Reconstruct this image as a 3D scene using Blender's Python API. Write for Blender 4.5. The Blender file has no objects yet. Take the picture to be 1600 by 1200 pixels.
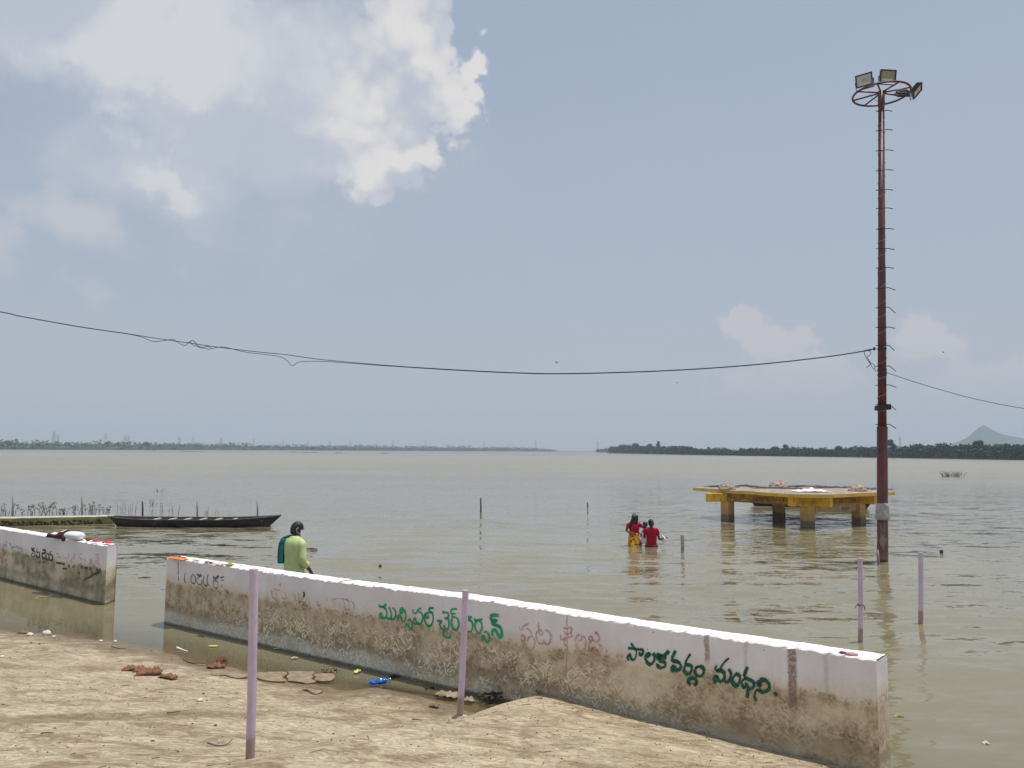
import bpy, bmesh, math, random
import numpy as np
from mathutils import Vector, Matrix, noise, Euler
C = bpy.context.scene.collection
SC = bpy.context.scene
rnd = random.Random(7)

# ------------------------------------------------------------ camera
FPX = 1180.0
PITCH = math.atan(103.5 / FPX)
ROLL = math.radians(0.36)
CAM = Vector((0, 0, 2.6))
_F = Vector((0, math.cos(PITCH), math.sin(PITCH)))
_U0 = Vector((0, -math.sin(PITCH), math.cos(PITCH)))
_R0 = Vector((1, 0, 0))
_R = _R0 * math.cos(ROLL) + _U0 * math.sin(ROLL)
_U = -_R0 * math.sin(ROLL) + _U0 * math.cos(ROLL)
cd = bpy.data.cameras.new('camera')
cam = bpy.data.objects.new('camera', cd)
C.objects.link(cam)
cam.matrix_world = Matrix(((_R.x, _U.x, -_F.x, CAM.x), (_R.y, _U.y, -_F.y, CAM.y), (_R.z, _U.z, -_F.z, CAM.z), (0, 0, 0, 1)))
cd.sensor_width = 36
cd.lens = FPX / 1600 * 36
cd.clip_start = 0.05
cd.clip_end = 20000
SC.camera = cam

# ------------------------------------------------------------ sun, exposure
SUN_EL, SUN_AZ = 80.0, 72.0        # azimuth measured from +Y (view direction) towards +X
se, sa = math.radians(SUN_EL), math.radians(SUN_AZ)
SUN_DIR = Vector((math.cos(se) * math.sin(sa), math.cos(se) * math.cos(sa), math.sin(se)))
sd = bpy.data.lights.new('sun', 'SUN')
sd.energy = 3.4
sd.angle = math.radians(0.6)
sd.color = (1.0, 0.955, 0.88)
sun = bpy.data.objects.new('sun', sd)
C.objects.link(sun)
sun.rotation_euler = SUN_DIR.to_track_quat('Z', 'Y').to_euler()
SC.view_settings.view_transform = 'Standard'
SC.view_settings.look = 'None'
SC.view_settings.gamma = 1
SC.view_settings.exposure = 0.20
SC.view_settings.use_curve_mapping = False

# ------------------------------------------------------------ node helpers
class G:
    def __init__(s, tree):
        s.t = tree
    def n(s, typ, **kw):
        n = s.t.nodes.new(typ)
        for k, v in kw.items():
            setattr(n, k, v)
        return n
    def put(s, sock, v):
        if v is None:
            return
        if isinstance(v, (bpy.types.NodeSocket,)):
            s.t.links.new(v, sock)
        else:
            if isinstance(v, (tuple, list)) and len(v) == 3 and sock.type == 'RGBA':
                v = (*v, 1)
            sock.default_value = v
    def m(s, op, a, b=None, c=None, clamp=False):
        n = s.n('ShaderNodeMath', operation=op, use_clamp=clamp)
        s.put(n.inputs[0], a); s.put(n.inputs[1], b); s.put(n.inputs[2], c)
        return n.outputs[0]
    def vm(s, op, a, b=None):
        n = s.n('ShaderNodeVectorMath', operation=op)
        s.put(n.inputs[0], a); s.put(n.inputs[1], b)
        return n.outputs['Vector'] if op not in ('LENGTH', 'DOT_PRODUCT') else n.outputs['Value']
    def mapping(s, v, loc=(0, 0, 0), rot=(0, 0, 0), scale=(1, 1, 1)):
        n = s.n('ShaderNodeMapping')
        s.put(n.inputs[0], v)
        n.inputs[1].default_value = loc; n.inputs[2].default_value = rot; n.inputs[3].default_value = scale
        return n.outputs[0]
    def noise(s, v, scale=5, detail=4, rough=0.5, dist=0.0, out=0):
        n = s.n('ShaderNodeTexNoise')
        s.put(n.inputs['Vector'], v)
        n.inputs['Scale'].default_value = scale; n.inputs['Detail'].default_value = detail
        n.inputs['Roughness'].default_value = rough; n.inputs['Distortion'].default_value = dist
        return n.outputs[out]
    def vor(s, v, scale=5, feature='F1', rand=1.0, out='Distance'):
        n = s.n('ShaderNodeTexVoronoi', feature=feature)
        s.put(n.inputs['Vector'], v)
        n.inputs['Scale'].default_value = scale; n.inputs['Randomness'].default_value = rand
        return n.outputs[out]
    def ss(s, v, a, b, lo=0.0, hi=1.0):
        n = s.n('ShaderNodeMapRange', interpolation_type='SMOOTHSTEP')
        s.put(n.inputs[0], v)
        n.inputs[1].default_value = a; n.inputs[2].default_value = b
        n.inputs[3].default_value = lo; n.inputs[4].default_value = hi
        return n.outputs[0]
    def mix(s, f, a, b, mode='MIX'):
        n = s.n('ShaderNodeMix', data_type='RGBA', blend_type=mode)
        s.put(n.inputs[0], f); s.put(n.inputs[6], a); s.put(n.inputs[7], b)
        return n.outputs[2]
    def sep(s, v):
        n = s.n('ShaderNodeSeparateXYZ'); s.put(n.inputs[0], v)
        return n.outputs
    def comb(s, x, y, z):
        n = s.n('ShaderNodeCombineXYZ'); s.put(n.inputs[0], x); s.put(n.inputs[1], y); s.put(n.inputs[2], z)
        return n.outputs[0]
    def bump(s, h, strength=0.5, dist=0.01, normal=None):
        n = s.n('ShaderNodeBump')
        n.inputs['Strength'].default_value = strength; n.inputs['Distance'].default_value = dist
        s.put(n.inputs['Height'], h)
        if normal is not None: s.put(n.inputs['Normal'], normal)
        return n.outputs[0]

def new_mat(name):
    m = bpy.data.materials.new(name)
    m.use_nodes = True
    m.node_tree.nodes.clear()
    g = G(m.node_tree)
    out = g.n('ShaderNodeOutputMaterial')
    return m, g, out

def principled(g, out, color, rough=0.8, normal=None, metallic=0.0, spec=0.4, **kw):
    p = g.n('ShaderNodeBsdfPrincipled')
    g.put(p.inputs['Base Color'], color)
    g.put(p.inputs['Roughness'], rough)
    g.put(p.inputs['Metallic'], metallic)
    g.put(p.inputs['Specular IOR Level'], spec)
    if normal is not None: g.put(p.inputs['Normal'], normal)
    for k, v in kw.items(): g.put(p.inputs[k], v)
    g.t.links.new(p.outputs[0], out.inputs[0])
    return p

_mc = {}
def mat(name, color, rough=0.8, var=0.15, scale=6.0, bump=0.0, metallic=0.0, spec=0.4, dirt=None, dirt_amt=0.5, dscale=3.0):
    """plain material with noise mottling, optional dirt colour patches"""
    if name in _mc: return _mc[name]
    m, g, out = new_mat(name)
    co = g.n('ShaderNodeTexCoord').outputs['Object']
    nz = g.noise(co, scale, 6, 0.6)
    lo = tuple(c * (1 - var) for c in color); hi = tuple(min(1, c * (1 + var)) for c in color)
    col = g.mix(g.ss(nz, 0.3, 0.7), lo, hi)
    if dirt is not None:
        d = g.ss(g.noise(g.mapping(co, loc=(3, 1, 7)), dscale, 8, 0.65), 0.62 - dirt_amt * 0.3, 0.72 - dirt_amt * 0.15)
        col = g.mix(d, col, dirt)
    nrm = g.bump(nz, min(1, bump), 0.02) if bump else None
    principled(g, out, col, rough, nrm, metallic, spec)
    _mc[name] = m
    return m

# ------------------------------------------------------------ world
def px_ray(px, py):
    return (_F + _R * ((px - 800) / FPX) - _U * ((py - 600) / FPX))
def azel(px, py):
    d = px_ray(px, py).normalized()
    return math.atan2(d.x, d.y), math.asin(d.z)

w = bpy.data.worlds.new('World')
SC.world = w
w.use_nodes = True
w.node_tree.nodes.clear()
g = G(w.node_tree)
wo = g.n('ShaderNodeOutputWorld')
bg = g.n('ShaderNodeBackground')
bg.inputs[1].default_value = 0.1
g.t.links.new(bg.outputs[0], wo.inputs[0])
sky = g.n('ShaderNodeTexSky', sky_type='NISHITA', sun_disc=False)
sky.sun_elevation = se
sky.sun_rotation = sa
sky.air_density = 1.0
sky.dust_density = 3.0
sky.ozone_density = 1.0
dirv = g.n('ShaderNodeTexCoord').outputs['Generated']
dn = g.vm('NORMALIZE', dirv)
dx, dy, dz = g.sep(dn)[0:3]
az = g.m('ARCTAN2', dx, dy)
el = g.m('ARCSINE', dz)
# low, greyish humid air over the whole sky
hz = g.ss(el, 0.0, 0.9, 0.86, 0.50)
base = g.mix(hz, sky.outputs[0], (3.72, 4.32, 5.12))
base = g.mix(g.ss(el, 0.0, 0.26, 0.8, 0.0), base, (4.30, 4.32, 4.78))
wn = g.noise(dn, 4.5, 11, 0.6, out=1)
warp = g.vm('SUBTRACT', wn, (0.5, 0.5, 0.5))
wx, wy, wz = g.sep(warp)[0:3]
def blob(px, py, sx, sy, amp=1.0, wamt=0.30, rot=0.0):
    wamt *= 1.6
    a0, e0 = azel(px, py)
    a = g.m('SUBTRACT', g.m('MULTIPLY_ADD', wx, wamt, az), a0)
    e = g.m('SUBTRACT', g.m('MULTIPLY_ADD', wz, wamt, el), e0)
    if rot:
        cr, sr = math.cos(rot), math.sin(rot)
        a2 = g.m('ADD', g.m('MULTIPLY', a, cr), g.m('MULTIPLY', e, sr))
        e = g.m('SUBTRACT', g.m('MULTIPLY', e, cr), g.m('MULTIPLY', a, sr))
        a = a2
    a = g.m('DIVIDE', a, sx / FPX); e = g.m('DIVIDE', e, sy / FPX)
    r = g.m('ADD', g.m('MULTIPLY', a, a), g.m('MULTIPLY', e, e))
    return g.m('MULTIPLY', g.m('EXPONENT', g.m('MULTIPLY', r, -1.0)), amp)
def total(lst):
    t = lst[0]
    for b in lst[1:]: t = g.m('ADD', t, b)
    return t
fine = g.noise(dn, 14.0, 12, 0.62, 0.2)
mid = g.noise(dn, 5.0, 6, 0.55)
bil = g.vor(g.vm('ADD', dn, g.vm('MULTIPLY', warp, (0.05, 0.05, 0.05))), 46.0)
bil2 = g.vor(g.vm('ADD', dn, g.vm('MULTIPLY', warp, (0.05, 0.05, 0.05))), 105.0)
def mass(lst):
    """union of cloud lobes as a distance in pixels-at-the-picture-scale (FPX per radian)"""
    t = None
    for px, py, sx, sy, *r in lst:
        a0, e0 = azel(px, py)
        a = g.m('SUBTRACT', g.m('MULTIPLY_ADD', wx, 0.10, az), a0); e = g.m('SUBTRACT', g.m('MULTIPLY_ADD', wz, 0.10, el), e0)
        if r:
            c_, s_ = math.cos(r[0]), math.sin(r[0])
            a, e = g.m('ADD', g.m('MULTIPLY', a, c_), g.m('MULTIPLY', e, s_)), g.m('SUBTRACT', g.m('MULTIPLY', e, c_), g.m('MULTIPLY', a, s_))
        a = g.m('MULTIPLY', a, FPX / sx); e = g.m('MULTIPLY', e, FPX / sy)
        q = g.m('SQRT', g.m('ADD', g.m('MULTIPLY', a, a), g.m('MULTIPLY', e, e)))
        d = g.m('MULTIPLY', g.m('SUBTRACT', 1.0, q), min(sx, sy) * 1.0)
        t = d if t is None else g.m('SMOOTH_MAX', t, d, 14.0)
    return t
billow = g.m('ADD', g.m('MULTIPLY', g.m('SUBTRACT', 0.45, bil), 26.0), g.m('MULTIPLY', g.m('SUBTRACT', 0.45, bil2), 11.0))
rough_ = g.m('MULTIPLY', g.m('SUBTRACT', fine, 0.5), 190.0)
D = mass([(190, 50, 300, 108), (420, 140, 280, 150), (240, 262, 165, 62, -0.22), (150, 255, 82, 48), (300, 305, 120, 30, -0.1), (40, 60, 130, 70), (590, 200, 100, 105), (635, 40, 72, 95), (694, 150, 46, 72), (734, 108, 26, 40), (748, 80, 18, 26), (615, 270, 92, 42)])
crisp = g.ss(az, azel(430, 60)[0], azel(600, 60)[0])
D = g.m('ADD', D, g.m('ADD', g.m('MULTIPLY', rough_, g.m('MULTIPLY_ADD', crisp, -0.30, 0.75)), g.m('MULTIPLY', billow, crisp)))
wid = g.m('MULTIPLY_ADD', crisp, -56.0, 70.0)
q_ = g.m('DIVIDE', g.m('ADD', D, g.m('MULTIPLY', wid, 0.25)), wid, clamp=True)
bigm = g.m('MULTIPLY', g.m('MULTIPLY', q_, g.m('MULTIPLY', q_, g.m('SUBTRACT', 3.0, g.m('MULTIPLY', q_, 2.0)))), g.m('MULTIPLY_ADD', crisp, 0.10, 0.84))
# thin veil below and beside it, and small detached puffs
veil = total([blob(380, 330, 330, 60, 0.35), blob(720, 250, 60, 60, 0.25), blob(1000, 380, 500, 200, 0.12)])
S_ = g.m('ADD', mass([(100, 348, 62, 24, -0.15), (165, 372, 60, 16, -0.25), (140, 466, 44, 16), (-25, 395, 34, 30)]), g.m('MULTIPLY', rough_, 0.6))
smallm = g.m('MULTIPLY', g.ss(S_, -16, 26), g.ss(el, azel(0, 490)[1], azel(0, 330)[1], 0.30, 0.62))
# distant cumulus low over the river, dimmed by the air
Lc = g.m('ADD', mass([(1160, 508, 38, 34), (1205, 540, 66, 34), (1264, 530, 22, 22), (1438, 512, 24, 28), (1462, 545, 46, 30), (1545, 610, 90, 44), (1250, 600, 110, 36)]), g.m('ADD', g.m('MULTIPLY', rough_, 0.5), g.m('MULTIPLY', billow, 0.5)))
lowm = g.m('MULTIPLY', g.ss(Lc, -3, 9), g.ss(el, azel(0, 640)[1], azel(0, 500)[1], 0.0, 0.85))
# the same kind of cloud all round, outside the view
gen = g.ss(g.noise(g.mapping(dn, loc=(2, 5, 1), scale=(1, 1, 1.8)), 2.2, 8, 0.58), 0.50, 0.72)
outside = g.m('MULTIPLY', g.ss(g.m('ABSOLUTE', az), 0.75, 1.1), g.ss(el, 0.05, 0.3))
genm = g.m('MULTIPLY', g.m('MULTIPLY', gen, g.m('MAXIMUM', outside, g.ss(el, 0.62, 0.85))), 0.8)
# bright and shaded lumps of cloud
lit = total([blob(330, 70, 170, 75, 0.95), blob(240, 120, 130, 45, 0.7), blob(60, 80, 80, 34, 0.7), blob(200, 30, 120, 40, 0.5), blob(618, 40, 52, 46, 0.8, 0.15), blob(655, 95, 38, 40, 0.6, 0.15), blob(705, 150, 42, 52, 0.85, 0.12), blob(745, 85, 30, 44, 1.0, 0.1), blob(548, 150, 40, 46, 0.7, 0.15), blob(640, 190, 50, 40, 0.3, 0.15), blob(530, 212, 62, 18, 0.75, 0.15), blob(590, 275, 90, 28, 0.95, 0.15), blob(650, 262, 50, 24, 0.7, 0.15),
             blob(175, 252, 95, 34, 0.62), blob(270, 300, 110, 24, 0.50, rot=-0.25), blob(20, 60, 110, 60, 0.35)])
lit = g.m('ADD', lit, g.m('MULTIPLY', g.m('SUBTRACT', fine, 0.5), g.m('MULTIPLY_ADD', crisp, 0.9, 0.5)))
lit = g.m('ADD', lit, g.m('MULTIPLY', g.m('MULTIPLY', g.m('SUBTRACT', 0.42, bil), 0.5), crisp))
litm = g.ss(lit, 0.02, 0.95)
ccol = g.mix(litm, (4.45, 4.75, 5.50), g.mix(crisp, (6.15, 6.2, 6.4), (6.75, 6.6, 6.5)))
c1 = g.mix(g.m('MULTIPLY', veil, 0.8), base, (4.6, 4.75, 5.4))
c1 = g.mix(bigm, c1, ccol)
c1 = g.mix(smallm, c1, (5.35, 5.25, 5.5))
c1 = g.mix(lowm, c1, (5.0, 4.90, 5.15))
c1 = g.mix(genm, c1, (6.0, 6.0, 6.3))
g.t.links.new(c1, bg.inputs[0])

# ------------------------------------------------------------ geometry helpers
def onz(px, py, z=0.0):
    d = px_ray(px, py); t = (z - CAM.z) / d.z
    return CAM + d * t
def atY(px, py, Y):
    d = px_ray(px, py); return CAM + d * (Y / d.y)
def proj(P):
    v = Vector(P) - CAM
    return 800 + FPX * v.dot(_R) / v.dot(_F), 600 - FPX * v.dot(_U) / v.dot(_F)

def link(name, me, m=None, parent=None, label=None, cat=None, group=None, kind=None, loc=None, smooth=False):
    o = bpy.data.objects.new(name, me)
    C.objects.link(o)
    if m is not None:
        for mm in (m if isinstance(m, (list, tuple)) else [m]): me.materials.append(mm)
    if parent is not None: o.parent = parent
    if loc is not None: o.location = loc
    tag(o, label, cat, group, kind)
    if smooth:
        me.polygons.foreach_set('use_smooth', [True] * len(me.polygons))
    return o
def tag(o, label=None, cat=None, group=None, kind=None):
    if label: o['label'] = label
    if cat: o['category'] = cat
    if group: o['group'] = group
    if kind: o['kind'] = kind
    return o
def empty(name, loc, label=None, cat=None, group=None, rz=0.0):
    o = bpy.data.objects.new(name, None)
    C.objects.link(o)
    o.location = loc; o.rotation_euler = (0, 0, rz); o.empty_display_size = 0.2
    tag(o, label, cat, group)
    return o
def copy_tree(o, parent=None):
    c = o.copy(); C.objects.link(c)
    if parent is not None: c.parent = parent
    for ch in list(o.children): copy_tree(ch, c)
    return c

class MB:
    """collects verts and faces, links as one mesh"""
    def __init__(s): s.v = []; s.f = []; s.mi = []
    def add(s, v, f, mi=0):
        n = len(s.v); s.v += [tuple(p) for p in v]; s.f += [tuple(i + n for i in q) for q in f]; s.mi += [mi] * len(f)
        return s
    def box(s, c, size, rot=None, mi=0, taper=1.0):
        x, y, z = (k / 2 for k in size)
        pts = [Vector((sx * x * (taper if sz > 0 else 1), sy * y * (taper if sz > 0 else 1), sz * z)) for sz in (-1, 1) for sx, sy in ((-1, -1), (1, -1), (1, 1), (-1, 1))]
        if rot is not None: pts = [rot @ p for p in pts]
        pts = [p + Vector(c) for p in pts]
        return s.add(pts, [(3, 2, 1, 0), (4, 5, 6, 7), (0, 1, 5, 4), (1, 2, 6, 5), (2, 3, 7, 6), (3, 0, 4, 7)], mi)
    def tube(s, pts, r, seg=8, caps=True, mi=0, up=Vector((0, 0, 1))):
        pts = [Vector(p) for p in pts]; n = len(pts)
        rs = r if isinstance(r, (list, tuple)) else [r] * n
        vs = []; fs = []
        prev = None
        for i, p in enumerate(pts):
            t = (pts[min(i + 1, n - 1)] - pts[max(i - 1, 0)])
            t = t.normalized() if t.length > 1e-9 else Vector((0, 0, 1))
            if prev is None:
                a = up.cross(t)
                if a.length < 0.05: a = Vector((1, 0, 0)).cross(t)
            else:
                a = prev - t * prev.dot(t)
            a.normalize(); b = t.cross(a); prev = a
            rr = rs[i]
            ra, rb = rr if isinstance(rr, (list, tuple)) else (rr, rr)
            for k in range(seg):
                th = 2 * math.pi * k / seg
                vs.append(p + a * (ra * math.cos(th)) + b * (rb * math.sin(th)))
        for i in range(n - 1):
            for k in range(seg):
                k2 = (k + 1) % seg
                fs.append((i * seg + k, i * seg + k2, (i + 1) * seg + k2, (i + 1) * seg + k))
        if caps:
            fs.append(tuple(range(seg - 1, -1, -1))); fs.append(tuple((n - 1) * seg + k for k in range(seg)))
        return s.add(vs, fs, mi)
    def loft(s, rings, caps=True, mi=0):
        """rings: list of equal length point lists"""
        seg = len(rings[0]); vs = [Vector(p) for r_ in rings for p in r_]; fs = []
        for i in range(len(rings) - 1):
            for k in range(seg):
                k2 = (k + 1) % seg
                fs.append((i * seg + k, i * seg + k2, (i + 1) * seg + k2, (i + 1) * seg + k))
        if caps:
            fs.append(tuple(range(seg - 1, -1, -1))); fs.append(tuple((len(rings) - 1) * seg + k for k in range(seg)))
        return s.add(vs, fs, mi)
    def ell(s, c, r, seg=12, rings=8, rot=None, mi=0, lo=-math.pi / 2, jit=0.0, rr=None):
        vs = []; fs = []
        for i in range(rings + 1):
            ph = lo + (math.pi / 2 - lo) * i / rings
            for k in range(seg):
                th = 2 * math.pi * k / seg
                p = Vector((r[0] * math.cos(ph) * math.cos(th), r[1] * math.cos(ph) * math.sin(th), r[2] * math.sin(ph)))
                if jit: p *= 1 + jit * (rr or rnd).uniform(-1, 1)
                if rot is not None: p = rot @ p
                vs.append(p + Vector(c))
        for i in range(rings):
            for k in range(seg):
                k2 = (k + 1) % seg
                fs.append((i * seg + k, i * seg + k2, (i + 1) * seg + k2, (i + 1) * seg + k))
        return s.add(vs, fs, mi)
    def build(s, name, m, parent=None, label=None, cat=None, group=None, kind=None, loc=None, smooth=False, bevel=0.0, subd=0, weld=False):
        me = bpy.data.meshes.new(name)
        me.from_pydata(s.v, [], s.f); me.update()
        if weld:
            b = bmesh.new(); b.from_mesh(me); bmesh.ops.remove_doubles(b, verts=b.verts, dist=1e-4); bmesh.ops.recalc_face_normals(b, faces=b.faces); b.to_mesh(me); b.free()
        o = link(name, me, m, parent, label, cat, group, kind, loc, smooth)
        if not weld and any(s.mi): me.polygons.foreach_set('material_index', s.mi)
        if bevel:
            mo = o.modifiers.new('bevel', 'BEVEL'); mo.width = bevel; mo.segments = 2; mo.limit_method = 'ANGLE'
        if subd:
            mo = o.modifiers.new('sub', 'SUBSURF'); mo.levels = subd; mo.render_levels = subd
        return o

def catmull(pts, k=5):
    if len(pts) < 3: return [Vector(p) for p in pts]
    P = [Vector(p) for p in pts]
    P = [P[0] * 2 - P[1]] + P + [P[-1] * 2 - P[-2]]
    out = []
    for i in range(1, len(P) - 2):
        for j in range(k):
            t = j / k
            a, b, c, d = P[i - 1], P[i], P[i + 1], P[i + 2]
            out.append(0.5 * ((2 * b) + (c - a) * t + (2 * a - 5 * b + 4 * c - d) * t * t + (3 * b - a - 3 * c + d) * t ** 3))
    out.append(P[-2])
    return out

def tps(ctrl):
    P = np.array([(c[0], c[1]) for c in ctrl]); Z = np.array([c[2] for c in ctrl]); n = len(P)
    def U(r2): return np.where(r2 > 0, r2 * np.log(r2 + 1e-12), 0)
    K = U(((P[:, None] - P[None]) ** 2).sum(-1)) + np.eye(n) * 1e-3
    L = np.zeros((n + 3, n + 3)); L[:n, :n] = K; L[:n, n] = 1; L[:n, n + 1:] = P; L[n, :n] = 1; L[n + 1:, :n] = P.T
    s = np.linalg.solve(L, np.concatenate([Z, [0, 0, 0]]))
    def f(X, Y):
        X = np.asarray(X, float); Y = np.asarray(Y, float)
        r2 = (X[..., None] - P[:, 0]) ** 2 + (Y[..., None] - P[:, 1]) ** 2
        return (U(r2) * s[:n]).sum(-1) + s[n] + s[n + 1] * X + s[n + 2] * Y
    return f
def fbm(x, y, z=0.0, o=4, s=1.0):
    return noise.fractal(Vector((x * s, y * s, z)), 1.0, 2.0, o)
# ------------------------------------------------------------ wall lines in the world
WH = 0.965
W0 = onz(261, 871, WH); W1 = onz(1369, 1031, WH)
WD = (W1 - W0); WD.z = 0; WL = WD.length; WD.normalize()
WN = Vector((-WD.y, WD.x, 0))            # away from the bank
if WN.y < 0: WN = -WN
def onwall(px, py, off=0.0, origin=None, nrm=None):
    o = (origin or W0) - (nrm or WN) * off; n = nrm or WN
    d = px_ray(px, py)
    t = (o - CAM).dot(n) / d.dot(n)
    return CAM + d * t
def wall_s(px): # distance along the wall of a pixel column at the wall top
    x0, x1 = 0.0, WL
    for _ in range(40):
        xm = (x0 + x1) / 2
        P = W0 + WD * xm
        if proj(P)[0] < px: x0 = xm
        else: x1 = xm
    return x0
V0 = onz(0, 826, WH); V1 = onz(168, 853, WH)
VD = (V1 - V0); VD.z = 0; VLEN = VD.length; VD.normalize()
VN = Vector((-VD.y, VD.x, 0))
if VN.y < 0: VN = -VN

# ------------------------------------------------------------ ground (silted bank)
def gp(px, py, z): p = onz(px, py, z); return (p.x, p.y, z)
shore = [(-120, 975), (0, 986), (60, 990), (180, 1006), (250, 1018), (330, 1038), (395, 1049), (460, 1060), (500, 1074), (550, 1080), (590, 1075), (650, 1086), (700, 1098), (745, 1116)]
ctrl = [gp(x, y, 0.0) for x, y in shore]
ctrl += [gp(-100, 1200, .50), (*onz(0, 1200, .50)[:2], .50), gp(200, 1200, .50), gp(400, 1200, .42), gp(600, 1200, .34), gp(800, 1200, .24), gp(1000, 1200, .12), gp(1300, 1250, 0.0)]
ctrl += [gp(100, 1090, .22), gp(300, 1100, .20), gp(500, 1125, .16), gp(620, 1130, .12), gp(250, 1150, .34)]
for k in range(9):
    P = W0 + WD * (k / 8 * WL); ctrl.append((P.x, P.y, -0.16 if k < 5 else -0.06))
    P = P + WN * 2.5; ctrl.append((P.x, P.y, -0.5))
for k in range(3):
    P = V0 + VD * (k / 2 * VLEN); ctrl.append((P.x, P.y, -0.25)); P = P + WN * 3; ctrl.append((P.x, P.y, -0.6))
ctrl += [(0, 0, 1.0), (-6, 0, 1.1), (6, 0, .9), (-6, -5, 1.4), (6, -5, 1.4), (-14, 3, 0.9), (-16, 10, .4), (8, 3, .1), (10, -2, .8), (-16, -5, 1.5), (12, 8, -.6), (-16, 18, -.7)]
_hf = tps(ctrl)
def ground_np(X, Y): return _hf(X, Y)
def ground_z(x, y):
    z = float(_hf(x, y))
    return z + 0.016 * fbm(x, y, 0, 5, 1.3) + 0.005 * fbm(x, y, 5, 3, 7)
gx = np.concatenate([np.arange(-30, -11, 1.0), np.arange(-11, 5.0, 0.055), np.arange(5.0, 25, 1.0)])
gy = np.concatenate([np.arange(-14, 4, 1.0), np.arange(4.0, 12.5, 0.055), np.arange(12.5, 20, 0.8)])
X, Y = np.meshgrid(gx, gy)
Z = np.zeros_like(X)
for i in range(0, len(gy), 20): Z[i:i + 20] = ground_np(X[i:i + 20], Y[i:i + 20])
Z = np.clip(Z, -1.3, 1.8)
nx, ny = len(gx), len(gy)
vs = []
for j in range(ny):
    for i in range(nx):
        x, y, z = X[j, i], Y[j, i], Z[j, i]
        d = 1.0 if z > -0.1 else max(0.0, 1 + (z + 0.1) * 3)
        vs.append((x, y, z + d * (0.016 * fbm(x, y, 0, 5, 1.3) + 0.005 * fbm(x, y, 5, 3, 7))))
fs = [(j * nx + i, j * nx + i + 1, (j + 1) * nx + i + 1, (j + 1) * nx + i) for j in range(ny - 1) for i in range(nx - 1)]
me = bpy.data.meshes.new('silt_bank'); me.from_pydata(vs, [], fs); me.update()

def silt_material(name, light=1.0):
    m, g, out = new_mat(name)
    geo = g.n('ShaderNodeNewGeometry')
    pos = geo.outputs['Position']
    px_, py_, pz_ = g.sep(pos)[0:3]
    # streaks run roughly along the waterline
    st = g.mapping(pos, rot=(0, 0, 0.5), scale=(0.8, 1.5, 1.0))
    n1 = g.noise(st, 1.3, 9, 0.62, 0.6)
    n2 = g.noise(g.mapping(pos, loc=(9, 2, 0)), 5.0, 8, 0.66)
    n3 = g.noise(pos, 38.0, 6, 0.7)
    n4 = g.noise(g.mapping(st, loc=(31, 4, 2)), 2.6, 10, 0.7, 0.9)
    L = light * 0.98
    col = g.mix(g.ss(n1, 0.32, 0.66), (0.355 * L, 0.285 * L, 0.19 * L), (0.495 * L, 0.412 * L, 0.292 * L))
    col = g.mix(g.ss(n2, 0.48, 0.66, 0, 0.75), col, (0.50 * L, 0.425 * L, 0.305 * L))
    col = g.mix(g.ss(n4, 0.49, 0.60, 0, 0.72), col, (0.235 * L, 0.165 * L, 0.100 * L))
    col = g.mix(g.ss(n3, 0.56, 0.70, 0, 0.40), col, (0.19, 0.14, 0.09))
    fl_ = g.noise(g.mapping(st, loc=(5, 8, 1), scale=(1.2, 1.25, 1)), 11.0, 8, 0.68, 0.8)
    col = g.mix(g.ss(fl_, 0.55, 0.63, 0, 0.30), col, (0.60 * L, 0.515 * L, 0.38 * L))
    col = g.mix(g.ss(fl_, 0.44, 0.37, 0, 0.26), col, (0.31 * L, 0.24 * L, 0.155 * L))
    vo = g.vor(g.mapping(pos, rot=(0, 0, 0.6), scale=(1, 2.2, 1)), 26.0)
    cell = g.vor(g.mapping(pos, rot=(0, 0, 0.6), scale=(1, 2.2, 1)), 26.0, out='Color')
    speck = g.m('MULTIPLY', g.ss(vo, 0.10, 0.2, 1, 0), g.ss(g.sep(cell)[0], 0.86, 0.9))
    col = g.mix(g.m('MULTIPLY', speck, 0.75), col, (0.06, 0.045, 0.03))
    # damp hollow and damp edge by the water
    zz = g.m('MULTIPLY_ADD', g.m('SUBTRACT', n2, 0.5), 0.16, pz_)
    wet = g.ss(zz, 0.015, 0.095, 1, 0)
    col = g.mix(g.m('MULTIPLY', wet, 0.72), col, (0.150, 0.105, 0.060))
    if light == 1.0:
        c = onz(140, 1128, .25)
        dxx = g.m('SUBTRACT', px_, c.x); dyy = g.m('SUBTRACT', py_, c.y)
        r = g.m('ADD', g.m('POWER', g.m('DIVIDE', g.m('ADD', dxx, g.m('MULTIPLY', dyy, -1.1)), 1.1), 2.0), g.m('POWER', g.m('DIVIDE', g.m('ADD', dyy, g.m('MULTIPLY', dxx, -0.25)), 0.20), 2.0))
        r = g.m('ADD', r, g.m('MULTIPLY', g.m('SUBTRACT', n2, 0.5), 3.0))
        dmp = g.ss(r, 0.2, 1.5, 0.55, 0)
        col = g.mix(dmp, col, (0.14, 0.115, 0.060))
    # wrinkled dried skin of mud: fine cracks
    wr = g.noise(g.mapping(st, scale=(1, 1.3, 1)), 6.0, 8, 0.68, 1.2)
    crk = g.m('ABSOLUTE', g.m('SUBTRACT', wr, 0.5))
    col = g.mix(g.m('MULTIPLY', g.ss(crk, 0.0, 0.014, 0.45, 0), g.ss(n1, 0.42, 0.55)), col, (0.17, 0.12, 0.075))
    h = g.m('ADD', g.m('ADD', g.m('MULTIPLY', n2, 0.8), g.m('MULTIPLY', fl_, 0.5)), g.m('ADD', g.m('MULTIPLY', n3, 0.35), g.m('MULTIPLY', g.ss(crk, 0.0, 0.05), 0.3)))
    nrm = g.bump(h, 0.75, 0.022)
    rough = g.m('SUBTRACT', 0.92, g.m('MULTIPLY', wet, 0.42))
    principled(g, out, col, rough, nrm, spec=0.3)
    return m
silt = silt_material('silt')
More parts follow.
